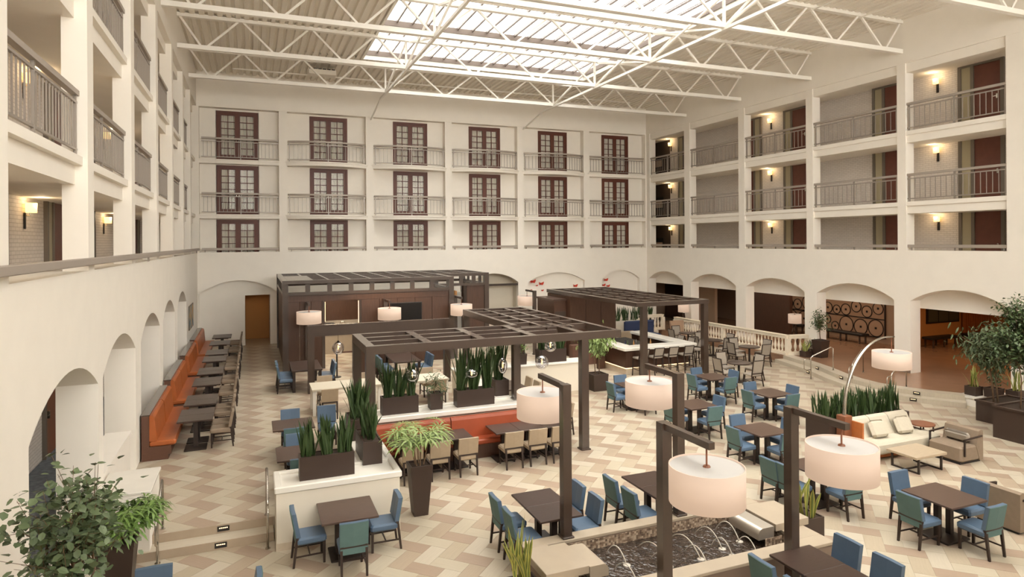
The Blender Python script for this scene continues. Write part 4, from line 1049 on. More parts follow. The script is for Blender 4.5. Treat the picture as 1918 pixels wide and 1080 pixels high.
MB().box(13.95, 22.42, 0, 16.9, 22.6, .27).box(16.65, 22.42, 0, 16.88, 26.3, .27).box(13.95, 22.4, 0, 14.15, 24.2, .27).build('stone_kick', M['stonebase'], ba)
MB().box(13.9, 22.345, .25, 16.95, 22.37, .28).box(13.895, 22.35, .25, 13.92, 24.2, .28).build('led_strip', M['led'], ba)
c = MB(); c.rbox(13.7, 22.1, 1.0, 17.22, 22.75, 1.12, .02); c.rbox(16.6, 22.74, 1.0, 17.22, 26.3, 1.12, .02); c.rbox(13.7, 22.74, 1.0, 14.35, 24.3, 1.12, .02)
c.build('counter_top', M['marble'], ba)
MB().box(14.4, 23.2, 0, 16.3, 26.2, .86).build('under_bar', M['black'], ba); MB().box(14.42, 23.25, .86, 16.2, 23.9, .9).build('sink_bench', M['steel'], ba)
sp = thing('service_panel', 'low brown cabinet closing the bar beside the square tree pot', 'cabinet', (12.35, 24.0, 0))
MB().rbox(0, 0, .2, 1.5, .3, 1.05, .01).build('panel', M['plinth'], sp); MB().box(.03, .03, 0, 1.5, .28, .2).build('kick', M['stonebase'], sp); MB().rbox(1.15, -.12, 0, 1.5, .0, 1.3, .01).build('end_pillar', dw, sp)
for i in range(7):
    t = thing('bottle', f'{BAYN[i]} small bottle on the steel bench inside the bar', 'bottle', (14.6+i*.21, 23.5+(i % 2)*.15, .9), 0, 'bar bottles')
    MB().lathe([(.035, 0), (.035, .16), (.014, .21), (.014, .28)], n=10).build('body', [M['navy'], M['leafdk'], M['amber'], M['globe']][i % 4], t, True); MB().lathe([(.016, .28), (.016, .3)], n=8).build('cap', M['black'], t)
# ================================================================ FOUNTAIN
fo = thing('fountain', 'low limestone fountain basin with dark water and two spillways', 'fountain', (0, 0, 0))
X0, X1, Y0, Y1, ZR = 4.02, 8.72, 7.78, 9.70, .5
IX0, IX1, IY0, IY1 = 4.40, 8.26, 8.05, 9.47
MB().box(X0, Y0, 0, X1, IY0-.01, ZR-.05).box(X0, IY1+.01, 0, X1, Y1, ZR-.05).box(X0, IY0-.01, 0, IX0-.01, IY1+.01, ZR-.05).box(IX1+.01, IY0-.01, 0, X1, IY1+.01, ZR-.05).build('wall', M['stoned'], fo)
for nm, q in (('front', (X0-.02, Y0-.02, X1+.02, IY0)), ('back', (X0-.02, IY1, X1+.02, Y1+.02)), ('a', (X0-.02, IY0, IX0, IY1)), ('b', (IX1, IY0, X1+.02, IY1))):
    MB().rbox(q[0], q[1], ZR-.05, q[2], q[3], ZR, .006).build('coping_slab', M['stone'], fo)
mt = mat('mosaic', (150, 128, 108), .35); nt = mt.node_tree; tc = nt.nodes.new('ShaderNodeTexCoord'); vv = nt.nodes.new('ShaderNodeVectorMath'); vv.operation = 'SCALE'; vv.inputs['Scale'].default_value = 28
fl_ = nt.nodes.new('ShaderNodeVectorMath'); fl_.operation = 'FLOOR'; wn_ = nt.nodes.new('ShaderNodeTexWhiteNoise'); rp = nt.nodes.new('ShaderNodeValToRGB')
rp.color_ramp.elements[0].color = srgb(92, 74, 62); rp.color_ramp.elements[1].color = srgb(206, 188, 166)
e2 = rp.color_ramp.elements.new(.5); e2.color = srgb(150, 128, 108)
nt.links.new(tc.outputs['Object'], vv.inputs[0]); nt.links.new(vv.outputs[0], fl_.inputs[0]); nt.links.new(fl_.outputs[0], wn_.inputs['Vector']); nt.links.new(wn_.outputs['Value'], rp.inputs[0]); nt.links.new(rp.outputs[0], nt.nodes['Principled BSDF'].inputs['Base Color'])
mo = MB(); s_ = .036
def mosaic(ax0, ax1, fixed, axis, sgn, z0, z1):
    n = int((ax1-ax0)/s_); mz = int((z1-z0)/s_)
    for i in range(n):
        for j in range(mz):
            a, b = ax0+i*s_+.002, ax0+(i+1)*s_-.002; za, zb = z0+j*s_+.002, z0+(j+1)*s_-.002; o = sgn*.006
            if axis == 'x': mo.box(a, fixed, za, b, fixed+o, zb)
            else: mo.box(fixed, a, za, fixed+o, b, zb)
mosaic(IX0, IX1, IY1, 'x', -1, .26, .45); mosaic(IX0, IX1, IY0, 'x', 1, .26, .45); mosaic(IY0, IY1, IX0, 'y', 1, .26, .45); mosaic(IY0, IY1, IX1, 'y', -1, .26, .45)
mosaic(7.86, 8.22, 8.36, 'x', -1, .30, .45)
mo.build('mosaic_tiles', mt, fo, kind='stuff')
wm = mat('dark rippling water', (58, 48, 42), .06, bump=1.0, bscale=9, noise=.35, nscale=5, spec=.6); wm.node_tree.nodes['Bump'].inputs['Distance'].default_value = .05
MB().box(IX0-.005, IY0-.005, .1, IX1+.005, IY1+.005, .27).build('water', wm, fo)
for sgn, bx0, bx1 in ((1, 8.13, 8.86), (-1, 3.88, 4.58)):
    b = MB().rbox(bx0, 8.40, ZR, bx1, 9.2, ZR+.12, .006).build('raised_slab', M['stone'], fo)
    m = MB(); n = 8; xe = 7.78 if sgn > 0 else 4.92; xi = bx0-.02 if sgn > 0 else bx1+.02; rr = .1
    prof = [(xi, .585)] + [(xe + sgn*rr - sgn*rr*math.sin(PI/2*k/n), .585-rr+rr*math.cos(PI/2*k/n)) for k in range(n+1)] + [(xe, .40), (xi, .40)]
    k = len(prof)
    m.add([(x, 8.42, z) for x, z in prof] + [(x, 9.14, z) for x, z in prof], [tuple(range(k)), tuple(range(2*k-1, k-1, -1))] + [(i, k+i, k+(i+1) % k, (i+1) % k) for i in range(k)])
    m.build('spillway', M['satin'] if sgn > 0 else M['stone'], fo, False)
wj = mat('white water jet', (200, 192, 180), .15); 
jets = [(5.35, 9.25, .3, -.45), (5.95, 9.25, .3, -.75), (6.55, 9.25, .33, -.75), (7.1, 9.25, .34, -.6), (7.55, 9.25, .34, -.5), (5.2, 8.75, .28, -.5), (5.95, 8.85, .2, -.35), (6.55, 8.8, .28, -.45), (7.1, 8.8, .3, -.4), (7.55, 8.7, .26, -.35)]
for i, (x, y, h, dy) in enumerate(jets):
    m = MB(); pts = [(x + .12*t/10, y + dy*t/10, .26 + h*3*(t/10)*(1-t/10)) for t in range(11)]
    m.tube(pts, .007, 6, .011); m.build('water_jet', wj, fo, True)
    m = MB(); m.lathe([(.07, .268), (.05, .278), (.02, .275)], x+.12, y+dy, 10); m.build('splash', wj, fo, True)
# ================================================================ HANDRAILS, STEP LIGHTS
def hoop_rail(p_low, p_high, label):
    t = thing('handrail', label, 'handrail', p_low)
    d = Vector(p_high) - Vector(p_low)
    MB().tube([(0, 0, 0), (0, 0, .82), (d.x*.1, d.y*.1, .9), (d.x*.9, d.y*.9, .9+d.z), (d.x, d.y, .86+d.z), (d.x, d.y, d.z)], .022, 8).build('rail', M['steel'], t, True)
    MB().tube([(0, 0, .78), (-d.x*.25, -d.y*.25, .78), (-d.x*.3, -d.y*.3, .72), (-d.x*.3, -d.y*.3, .4), (-d.x*.2, -d.y*.2, .36), (0, 0, .36)], .018, 8).build('return_loop', M['steel'], t, True)
    for q in ((0, 0, 0), tuple(d)): MB().lathe([(.045, 0), (.045, .015)], n=12).build('foot_flange', M['steel'], t, loc=q)
hoop_rail((.22, 12.2, 0), (.22, 12.97, .3), 'steel handrail by the planter wall at the platform steps')
hoop_rail((-1.52, 12.35, 0), (-1.52, 13.05, .3), 'steel handrail beside the low parapet at the platform steps')
hoop_rail((20.05, 18.85, 0), (20.98, 18.64, .3), 'steel handrail on the curved hall steps nearer the balustrade')
hoop_rail((19.97, 15.39, 0), (20.9, 15.55, .3), 'steel handrail on the curved hall steps behind the arc lamp shade')
hoop_rail((20.3, 17.2, 0), (21.7, 17.9, .3), 'steel handrail in the middle of the curved hall steps')
def steplight(x, y, z, rz, label):
    t = thing('step_light', label, 'step light', (x, y, z), rz, 'step lights')
    MB().box(-.1, -.012, -.045, .1, .012, .045).build('housing', M['black'], t)
    for i in range(5): MB().box(-.07+i*.03, -.016, .005, -.05+i*.03, -.012, .022).build('led', M['led'], t)
steplight(-.55, 12.495, .08, 0, 'louvred step light in the lower riser of the platform steps'); steplight(-.52, 12.835, .23, 0, 'louvred step light in the upper riser of the platform steps')
def on_riser(yy, d):
    o = offs(edge, d)
    for (xa, ya), (xb, yb) in zip(o, o[1:]):
        if yb <= yy <= ya:
            f = (yy-ya)/(yb-ya); t = (Vector((xb-xa, yb-ya))).normalized(); return xa+(xb-xa)*f, math.atan2(t.y, t.x)
for (y, z, d, lb) in ((19.5, .225, .034, 'upper riser light on the curved steps nearer the balustrade'), (19.6, .08, .434, 'lower riser light on the curved steps nearer the balustrade'), (17.8, .225, .034, 'riser light behind the arc lamp tube'),
                      (15.0, .225, .034, 'upper riser light on the curved steps by the white plinth'), (14.85, .08, .434, 'lower riser light on the curved steps by the white plinth')):
    x, an = on_riser(y, d); steplight(x, y, z, an, 'louvred ' + lb)
lp = thing('low_parapet', 'white low parapet wall beside the platform steps', 'parapet', (XL, 12.55, 0))
MB().box(.003, 0, 0, .82, 1.25, 1.14).build('body', M['wall'], lp); MB().rbox(.005, -.02, 1.14, .85, 1.27, 1.19, .01).build('cap', M['marble'], lp)
# ================================================================ BALUSTRADE
prof = [(.055, 0), (.055, .05), (.035, .07), (.03, .10), (.062, .2), (.066, .26), (.045, .36), (.028, .46), (.03, .5), (.045, .53), (.05, .56), (.05, .6)]
bmesh_ = MB().lathe(prof, n=10).mesh('baluster', M['balus'], True)
def balustrade(pts, z, sp, label):
    t = thing('balustrade', label, 'balustrade', (pts[0][0], pts[0][1], z)); o = Vector((pts[0][0], pts[0][1], 0))
    for a, b in zip(pts, pts[1:]):
        A, B = Vector((*a, 0))-o, Vector((*b, 0))-o; L = (B-A).length; d = (B-A).normalized(); n = int(L/sp)
        MB().bar(A+Vector((0, 0, .06)), B+Vector((0, 0, .06)), .24, .12).build('bottom_rail', M['balus'], t)
        MB().bar(A+Vector((0, 0, .78)), B+Vector((0, 0, .78)), .2, .12).build('top_rail', M['balus'], t); MB().bar(A+Vector((0, 0, .855)), B+Vector((0, 0, .855)), .26, .04).build('coping', M['balus'], t)
        for i in range(n): link('baluster', bmesh_, t, A+d*(i+.5)*L/n+Vector((0, 0, .12)), scale=(1, 1, 1.0))
    for p in pts:
        q = Vector((*p, 0))-o; MB().box(q.x-.09, q.y-.09, 0, q.x+.09, q.y+.09, .72).build('newel', M['balus'], t)
balustrade([(22.95, 21.75), (22.0, 21.95), (21.85, 26.0), (21.75, 29.8)], .3, .2, 'long cream balustrade with turned balusters along the hall walkway')
balustrade([(21.9, 31.2), (20.4, 31.2)], .3, .2, 'short cream balustrade by the far arch lamp')
balustrade([(18.4, 30.9), (17.3, 30.9)], .3, .2, 'short cream balustrade beside the bar cabinet')
tr = thing('terrace_planter_bed', 'raised white bed behind the navy lounge carrying two rows of snake plants', 'planter', (18.5, 30.9, 0))
MB().box(0, 0, 0, 2.9, 3.4, .3).build('deck', M['lowwall'], tr); MB().box(0, 0, .3, 2.0, .5, .95).build('bed_wall', M['lowwall'], tr)
nb = thing('navy_lounge', 'navy blue lounge sofa before the snake plant bed', 'sofa', (19.3, 29.3, 0))
MB().rbox(-.9, -.4, .1, .9, .4, .45, .04).build('seat', M['navy'], nb); MB().rbox(-.9, .25, .4, .9, .5, 1.1, .05).build('back', M['navy'], nb); MB().box(-.85, -.35, 0, .85, .4, .1).build('plinth', M['black'], nb)
tb = thing('tan_lounge_chair', 'tan block lounge chair with pale cushion beside the navy lounge', 'armchair', (17.5, 28.4, 0))
MB().rbox(-.45, -.4, .1, .45, .4, .42, .04).build('seat', M['tan'], tb); MB().rbox(-.45, -.42, .1, .45, -.28, .85, .04).build('back', M['tan'], tb); MB().rbox(-.2, -.25, .42, .2, -.12, .75, .05).build('pillow', M['cream'], tb)
wc = thing('wing_chair', 'pinkish wing chair beyond the farthest round table', 'armchair', (20.9, 28.2, 0))
MB().rbox(-.35, -.33, .15, .35, .33, .45, .04).build('seat', M['wheelbg'], wc); MB().frustum(-.36, .2, .36, .34, .4, -.42, .28, .42, .4, 1.15).build('back', M['wheelbg'], wc)
for sx in (-1, 1):
    for sy in (-1, 1): MB().box(sx*.3-.02, sy*.28-.02, 0, sx*.3+.02, sy*.28+.02, .16).build('leg', M['leg'], wc)
# ================================================================ GLASS PENDANTS
def pendant(x, y, z, top, rx, rz_, label):
    t = thing('globe_pendant', label, 'pendant lamp', (x, y, z), 0, 'glass globe pendants')
    n = 9; MB().lathe([(max(.03, rx*math.sin(PI*(.08+.92*k/n))) if k < n else .004, rz_*math.cos(PI*(.08+.92*k/n))) for k in range(n+1)], n=18, cap=False).build('glass_globe', M['globe'], t, True)
    MB().tube([(0, 0, rz_*.9), (0, 0, top-z)], .006, 6).lathe([(.025, rz_*.6), (.03, rz_*1.05)], n=10).build('cord', M['black'], t)
    MB().lathe([(.008, -.06), (.022, -.04), (.022, .06), (.012, .1)], n=10).build('bulb', M['bulb'], t, True)
for x, y, z, top, rx, rz_, lb in ((2.72, 22.85, 1.78, 2.25, .2, .24, 'tall glass pendant under the portal frame'), (3.75, 16.2, 2.0, 2.9, .19, .17, 'glass pendant above the nearer snake plant trough'),
                                  (5.35, 16.2, 1.93, 2.9, .19, .13, 'flat glass pendant before the tall snake plants'), (6.35, 16.5, 2.0, 2.9, .13, .22, 'slim glass pendant beside the pergola post on the wall'),
                                  (7.85, 17.2, 1.86, 2.9, .2, .2, 'round glass pendant over the sunken corner'), (8.6, 18.2, 2.15, 2.9, .19, .19, 'glass pendant near the outer pergola post')):
    pendant(x, y, z, top, rx, rz_, lb)
# ================================================================ WALL ART
for i, (x, z, s) in enumerate(((15.3, 3.04, .2), (15.84, 2.9, .18), (15.55, 2.8, .08), (18.1, 2.7, .17), (20.22, 3.0, .17), (20.05, 2.68, .15), (20.37, 2.62, .14), (15.18, 2.55, .07), (15.9, 2.5, .1))):
    t = thing('butterfly_ornament', f'{ORD[i]} red butterfly ornament in the blind arches of the far wall', 'wall ornament', (x, YB+.19, z), 0, 'red butterflies')
    for sx in (-1, 1):
        m = MB().add([(0, 0, -s*.3), (sx*s*.6, -.1, -s*.45), (sx*s*.85, -.13, s*.1), (sx*s*.9, -.14, s*.7), (sx*s*.35, -.06, s*.35), (0, 0, s*.2)], [(0,1,2,3,4,5)]); m.build('wing', M['red'], t)
    MB().box(-.01, -.02, -s*.35, .01, .0, s*.3).build('body', M['dark'], t)
pa = thing('painting', 'colourful abstract painting on the wall beyond the arches', 'painting', (XL+.01, 30.75, 2.3))
MB().box(0, -1.0, -.5, .03, 1.0, .5).build('frame', M['dgrey'], pa)
pmn = mat('painted canvas', (150, 150, 130), .6); nt = pmn.node_tree; tc = nt.nodes.new('ShaderNodeTexCoord'); nz = nt.nodes.new('ShaderNodeTexNoise'); nz.inputs['Scale'].default_value = 2.2; rp = nt.nodes.new('ShaderNodeValToRGB')
rp.color_ramp.elements[0].position = .35; rp.color_ramp.elements[0].color = srgb(74, 110, 130); rp.color_ramp.elements[1].position = .65; rp.color_ramp.elements[1].color = srgb(196, 150, 90)
e2 = rp.color_ramp.elements.new(.5); e2.color = srgb(170, 160, 140)
nt.links.new(tc.outputs['Object'], nz.inputs['Vector']); nt.links.new(nz.outputs[0], rp.inputs[0]); nt.links.new(rp.outputs[0], nt.nodes['Principled BSDF'].inputs['Base Color'])
MB().box(.03, -.96, -.46, .034, .96, .46).build('canvas', pmn, pa)
def wheel_art(y0, y1, label, seed):
    rr = random.Random(seed); X = 28.58
    t = thing('wheel_art_panel', label, 'wall art', (X, y0, .55), 0, 'wheel art panels'); L = y1-y0; H = 1.75
    MB().box(-.02, 0, 0, .01, L, H).build('backing', M['wheelbg'], t)
    for a, b, c_, d in ((0, 0, L, .04), (0, H-.04, L, H), (0, H*.52-.02, L, H*.52+.02), (0, 0, .05, H), (L-.05, 0, L, H)): MB().box(-.06, a, b, -.01, c_, d).build('frame_bar', M['black'], t)
    for row in (0, 1):
        y = .1; zc = H*.26 if row == 0 else H*.76
        while y < L-.3:
            r = rr.choice((.24, .30, .40, .43, .43)); r = min(r, .43)
            if y+2*r > L-.05: r = (L-.05-y)/2
            if r < .08: break
            zz = zc + (.43-r)*rr.choice((-.8, .8))
            w = MB(); n = 22
            vs = []
            for k in range(n):
                an = 2*PI*k/n
                for q, xo in ((r, -.05), (r-.035, -.05), (r-.035, -.015), (r, -.015)): vs.append((xo, y+r+q*math.cos(an), zz+q*math.sin(an)))
            fs = []
            for k in range(n):
                j = (k+1) % n
                for q in range(4): fs.append((k*4+q, j*4+q, j*4+(q+1) % 4, k*4+(q+1) % 4))
            w.add(vs, fs)
            wh = w.build('wheel_rim', M['black'], t)
            MB().add([(-.03, y+r+(r-.03)*math.cos(2*PI*k/16), zz+(r-.03)*math.sin(2*PI*k/16)) for k in range(16)], [tuple(range(16))]).build('wheel_disc', M['wheeldisc'], wh)
            MB().box(-.045, y+r-.05, zz-.05, -.03, y+r+.05, zz+.05).build('hub', M['black'], wh)
            y += 2*r+.02
wheel_art(22.3, 30.1, 'long black framed panel of wheel discs on the hall wall', 5)
def hall_bench(x, y, L, label, rz=0):
    t = thing('hall_bench', label, 'bench', (x, y, .3), rz, 'hall benches')
    MB().rbox(-.25, -L/2, .38, .25, L/2, .5, .03).build('seat', M['black'], t)
    for sy in (-1, 0, 1):
        for sx in (-1, 1): MB().box(sx*.2-.03, sy*(L/2-.2)-.03, 0, sx*.2+.03, sy*(L/2-.2)+.03, .38).build('leg', M['pergola'], t)
hall_bench(27.6, 23.9, 2.6, 'dark upholstered bench before the wheel panel behind the potted tree'); hall_bench(27.6, 27.8, 2.6, 'dark upholstered bench before the wheel panel behind the balustrade'); hall_bench(30.2, 20.75, 1.9, 'dark bench under the window of the amber lobby', PI/2); hall_bench(32.8, 20.75, 1.9, 'dark bench before the wooden slats of the amber lobby', PI/2)
LWX0, LWX1, LSX0, LSX1 = 30.05, 32.25, 32.45, 34.6
lw2 = sroot('window_7')
MB().box(LWX0-.06, 21.24, 1.32, LWX1+.06, 21.3, 2.6).build('frame', M['black'], lw2)
for i in range(3):
    q = (LWX1-LWX0)/3; MB().box(LWX0+i*q+.03, 21.225, 1.4, LWX0+(i+1)*q-.03, 21.25, 2.52).build('pane', M['leafwin'], lw2)
ls = thing('slat_screen', 'orange wooden slat screen on the lobby wall beyond the nearest arch', 'screen', (LSX0, 21.1, .3))
for i in range(12): MB().box(i*(LSX1-LSX0)/12, 0, 0, i*(LSX1-LSX0)/12+.12, .08, 2.6).build('slat', M['slatwood'], ls)
MB().box(0, -.02, 1.5, LSX1-LSX0, .1, 1.62).build('rail', M['slatwood'], ls)
lamp('hall_light', 'AREA', (26, 25, 3.4), 130, (1, .78, .56), 2.0, size_y=8)
lamp('lobby_light', 'AREA', (29, 15, 3.4), 230, (1, .58, .26), 3.0, size_y=5)
lamp('corridor_light', 'AREA', (.2, 36.2, 2.7), 3, (1, .7, .4), .6)
for y in (11.1, 15.1, 19.2, 23.2, 27.3): lamp('arch_corridor_light', 'AREA', (-4.6, y, 3.7), 14, (1, .9, .78), 1.5)
# ================================================================ PLANTS
def snake_leaf_mesh(h, w, bend, twist, m):
    n = 6; vs = []; ed = []
    for i in range(n+1):
        f = i/n; ww = w*(.55+.75*f-.1*f*f if f < .55 else .93*(1-((f-.55)/.45)**2.2)+.02)
        a = twist*f; c, s = math.cos(a), math.sin(a); y = bend*f*f
        for k in (-1, 0, 1):
            vs.append((k*ww/2*c, y + k*ww/2*s - (0 if k else .12*ww), h*f)); ed.append(0.0 if k == 0 else 1.0)
    fs = []
    for i in range(n):
        for k in range(2): fs.append((i*3+k, i*3+k+1, i*3+4+k, i*3+3+k))
    me = bpy.data.meshes.new('leaf'); me.from_pydata(vs, [], fs); me.materials.append(m)
    col = me.color_attributes.new('edge', 'FLOAT_COLOR', 'POINT')
    for i, e in enumerate(ed): col.data[i].color = (e, e, e, 1)
    return me
SNK = [snake_leaf_mesh(1, .052, .06, .5, M['snake']), snake_leaf_mesh(1, .062, -.04, -.7, M['snake']), snake_leaf_mesh(1, .046, .12, .9, M['snake']), snake_leaf_mesh(1, .056, .0, .2, M['snake'])]
SNV = [snake_leaf_mesh(1, .062, .10, .5, M['snakev']), snake_leaf_mesh(1, .07, -.05, -.7, M['snakev']), snake_leaf_mesh(1, .055, .2, .9, M['snakev'])]
def trough(t, x, y, z, w, d, h, tap=0.0):
    m = MB(); e = .025
    m.frustum(x-w/2+tap, y-d/2+tap, x+w/2-tap, y+d/2-tap, z, x-w/2, y-d/2, x+w/2, y+d/2, z+h-.02)
    m.box(x-w/2, y-d/2, z+h-.02, x+w/2, y-d/2+e, z+h+.012).box(x-w/2, y+d/2-e, z+h-.02, x+w/2, y+d/2, z+h+.012).box(x-w/2, y-d/2+e, z+h-.02, x-w/2+e, y+d/2-e, z+h+.012).box(x+w/2-e, y-d/2+e, z+h-.02, x+w/2, y+d/2-e, z+h+.012)
    m.build('planter_box', M['pot'], t)
    MB().box(x-w/2+e, y-d/2+e, z+h-.02, x+w/2-e, y+d/2-e, z+h-.008).build('soil', M['soil'], t)
def snakes(loc, w, d, h, n, lh, label, clumps=1, meshes=SNK, tilt=.12, lw=1.0, group='snake plant planters', box=True):
    t = thing('snake_plant_planter', label, 'potted plant', loc, 0, group)
    if box: trough(t, 0, 0, 0, w, d, h)
    n = int(n*(1.5 if meshes is SNK else .75))
    for i in range(n):
        c = (i % clumps); cx = -w/2 + w*(c+.5)/clumps; a = R.uniform(0, 2*PI); rr = math.sqrt(R.random())
        x = cx + rr*math.cos(a)*w/clumps*.36; y = rr*math.sin(a)*d*.34
        s = lh*R.uniform(.62, 1.08) * (1.06 - .25*rr)
        tx, ty = R.gauss(0, tilt) - .18*(y/(d*.5))*.6, R.gauss(0, tilt) + .25*(x-cx)/(w/clumps*.5)*.5
        o = link('leaf', meshes[i % len(meshes)], t, (x, y, h-.03), (tx, ty, R.uniform(0, 6.28)), (1.1*lw*R.uniform(.85, 1.15), 1.1*lw*R.uniform(.85, 1.15), s))
    return t
snakes((1.26, 12.47, 1.07), .98, .32, .41, 66, .82, 'long brown trough of snake plants in three clumps on the marble tray by the steps', 3)
snakes((2.155, 13.2, 1.07), .37, 1.0, .43, 56, .80, 'brown trough of snake plants turned lengthwise on the planter wall corner', 1)
snakes((2.16, 14.75, 1.07), .4, .8, .43, 46, .95, 'dark snake plant trough at the inner end of the planter wall', 1)
snakes((3.45, 16.32, 1.07), .92, .32, .42, 72, .98, 'long brown trough of snake plants in three clumps above the banquette', 3)
snakes((5.46, 16.34, 1.07), 1.04, .34, .42, 92, 1.28, 'long brown trough of very tall snake plants above the banquette', 3)
snakes((6.42, 16.98, 1.12), .40, .5, .42, 44, 1.2, 'upright brown box of tall snake plants on the side wall', 1)
snakes((9.75, 20.6, 1.17), 1.05, .36, .44, 60, .85, 'brown trough of snake plants on the long white wall before the bar', 3)
snakes((14.9, 12.46, 0), 2.9, .74, .76, 170, .80, 'long hedge of snake plants in a dark planter behind the cream sofa', 9)
snakes((3.62, 8.62, 0), .46, .46, .45, 26, .95, 'yellow edged snake plant in a square pot at the planter end of the fountain', 1, SNV, .16, 1.1)
snakes((9.2, 8.82, 0), .46, .46, .45, 20, .85, 'yellow edged snake plant in a square pot beside the raised fountain slab', 1, SNV, .22, 1.1)
snakes((19.3, 31.05, .95), 1.6, .3, .02, 46, .9, 'row of snake plants in the white bed behind the navy lounge', 3, box=False)
snakes((21.0, 31.7, .3), 1.2, .4, .5, 46, 1.2, 'taller row of snake plants nearer the far arch lamp', 3)
snakes((21.82, 13.9, .3), .36, .36, .28, 16, .75, 'pale snake plant in a low pot on the white plinth, end of the row', 1, SNV)
snakes((22.4, 13.0, .3), .36, .36, .28, 16, .75, 'pale snake plant in a low pot behind the big dark planter', 1, SNV)
snakes((22.35, 21.3, .3), .34, .34, .24, 16, .55, 'small snake plant in a low pot at the balustrade end', 1, SNV)

def leaf_mesh(L, w, m, droop=.15):
    vs = [(0, 0, 0), (-w*.42, L*.3, .02*L), (0, L*.32, -.03*L), (w*.42, L*.3, .02*L), (-w*.38, L*.68, -.04*L), (0, L*.7, -.08*L), (w*.38, L*.68, -.04*L), (0, L, -droop*L)]
    fs = [(0, 2, 1), (0, 3, 2), (1, 2, 5, 4), (2, 3, 6, 5), (4, 5, 7), (5, 6, 7)]
    me = bpy.data.meshes.new('leaf'); me.from_pydata(vs, [], fs); me.materials.append(m); return me
def merge_leaves(name, me, mats, m, parent):
    """many leaves joined into one mesh"""
    vs0 = [v.co.copy() for v in me.vertices]; fs0 = [tuple(p.vertices) for p in me.polygons]; mb = MB()
    for mt_ in mats: mb.add([mt_ @ v for v in vs0], fs0)
    return mb.build(name, m, parent, kind='stuff')
def fan_mesh(n, L, w, m, spread=2.5):
    mb = MB()
    for i in range(n):
        a = -spread/2 + spread*i/(n-1); l = L*(1 - .25*abs(a)/(spread/2)); d = Vector((math.sin(a), math.cos(a), 0)); s = Vector((math.cos(a), -math.sin(a), 0))
        P0 = d*.03; pts = []
        for f, wf, dz in ((0, .3, 0), (.4, 1, .03), (.75, .8, -.06), (1, .12, -.22)):
            c = P0 + d*l*f + Vector((0, 0, dz*l)); pts.append((c - s*w*wf/2, c + s*w*wf/2))
        vs = [v for p in pts for v in p]; mb.add(vs, [(2*k, 2*k+1, 2*k+3, 2*k+2) for k in range(3)])
    return mb.mesh('frond', m)
def rotm(loc, rot, s=1): return Matrix.Translation(loc) @ Euler(rot).to_matrix().to_4x4() @ Matrix.Scale(s, 4)
def pot(t, w0, w1, h, m=None):
    MB().frustum(-w0/2, -w0/2, w0/2, w0/2, 0, -w1/2, -w1/2, w1/2, w1/2, h-.06).build('pot', M['pot'], t)
    e = .03; q = w1/2
    MB().box(-q-.005, -q-.005, h-.06, q+.005, -q+e, h).box(-q-.005, q-e, h-.06, q+.005, q+.005, h).box(-q-.005, -q+e, h-.06, -q+e, q-e, h).box(q-e, -q+e, h-.06, q+.005, q-e, h).build('rim', M['pot'], t)
    MB().box(-q+e, -q+e, h-.06, q-e, q-e, h-.03).build('soil', M['soil'], t)
def fan_palm(loc, label, w0, w1, h, canes, nf, ch, frm, L, spread, seed, droop=.5):
    rr = random.Random(seed); t = thing('potted_palm', label, 'potted plant', loc, 0, None); pot(t, w0, w1, h)
    fm_ = [fan_mesh(8, L, L*.13, frm, 4.2), fan_mesh(7, L*.92, L*.14, frm, 4.6), fan_mesh(9, L*1.05, L*.12, frm, 3.8)]
    for c in range(canes):
        a = 2*PI*c/canes + rr.uniform(-.4, .4); x, y = .08*math.cos(a), .08*math.sin(a); hh = ch*rr.uniform(.85, 1.1)
        tx, ty = x + spread*.25*math.cos(a), y + spread*.25*math.sin(a)
        MB().tube([(x, y, h-.04), ((x+tx)/2, (y+ty)/2, h+hh*.5), (tx, ty, h+hh)], .014, 6, .009).build('cane', M['bark'], t)
        for k in range(nf):
            b = a + (k-(nf-1)/2)*2.2/max(nf-1, 1)*1.3 + rr.uniform(-.3, .3); up = rr.uniform(-.35, .55); ln = spread*rr.uniform(.15, .5)
            z0 = h + hh*(.75 + .25*k/nf); p0 = Vector((tx, ty, z0)); dv = Vector((math.cos(b)*math.cos(up), math.sin(b)*math.cos(up), math.sin(up)+.25))
            p1 = p0 + dv*ln
            MB().tube([p0, p1], .005, 5).build('petiole', M['leafpalm'], t)
            link('frond', rr.choice(fm_), t, p1, (rr.uniform(-droop, .2), rr.uniform(-.3, .3), b-PI/2), rr.uniform(.85, 1.15))
    return t
fan_palm((3.06, 12.62, 0), 'pale green fan palm in a tall tapered brown pot before the banquette', .28, .43, 1.0, 5, 9, .62, M['leafpale'], .30, .62, 3)
fan_palm((-1.9, 11.15, 0), 'green fan palm in a tapered brown pot behind the large leafy plant', .34, .5, 1.0, 9, 11, .34, M['leafpalm'], .29, .62, 9)

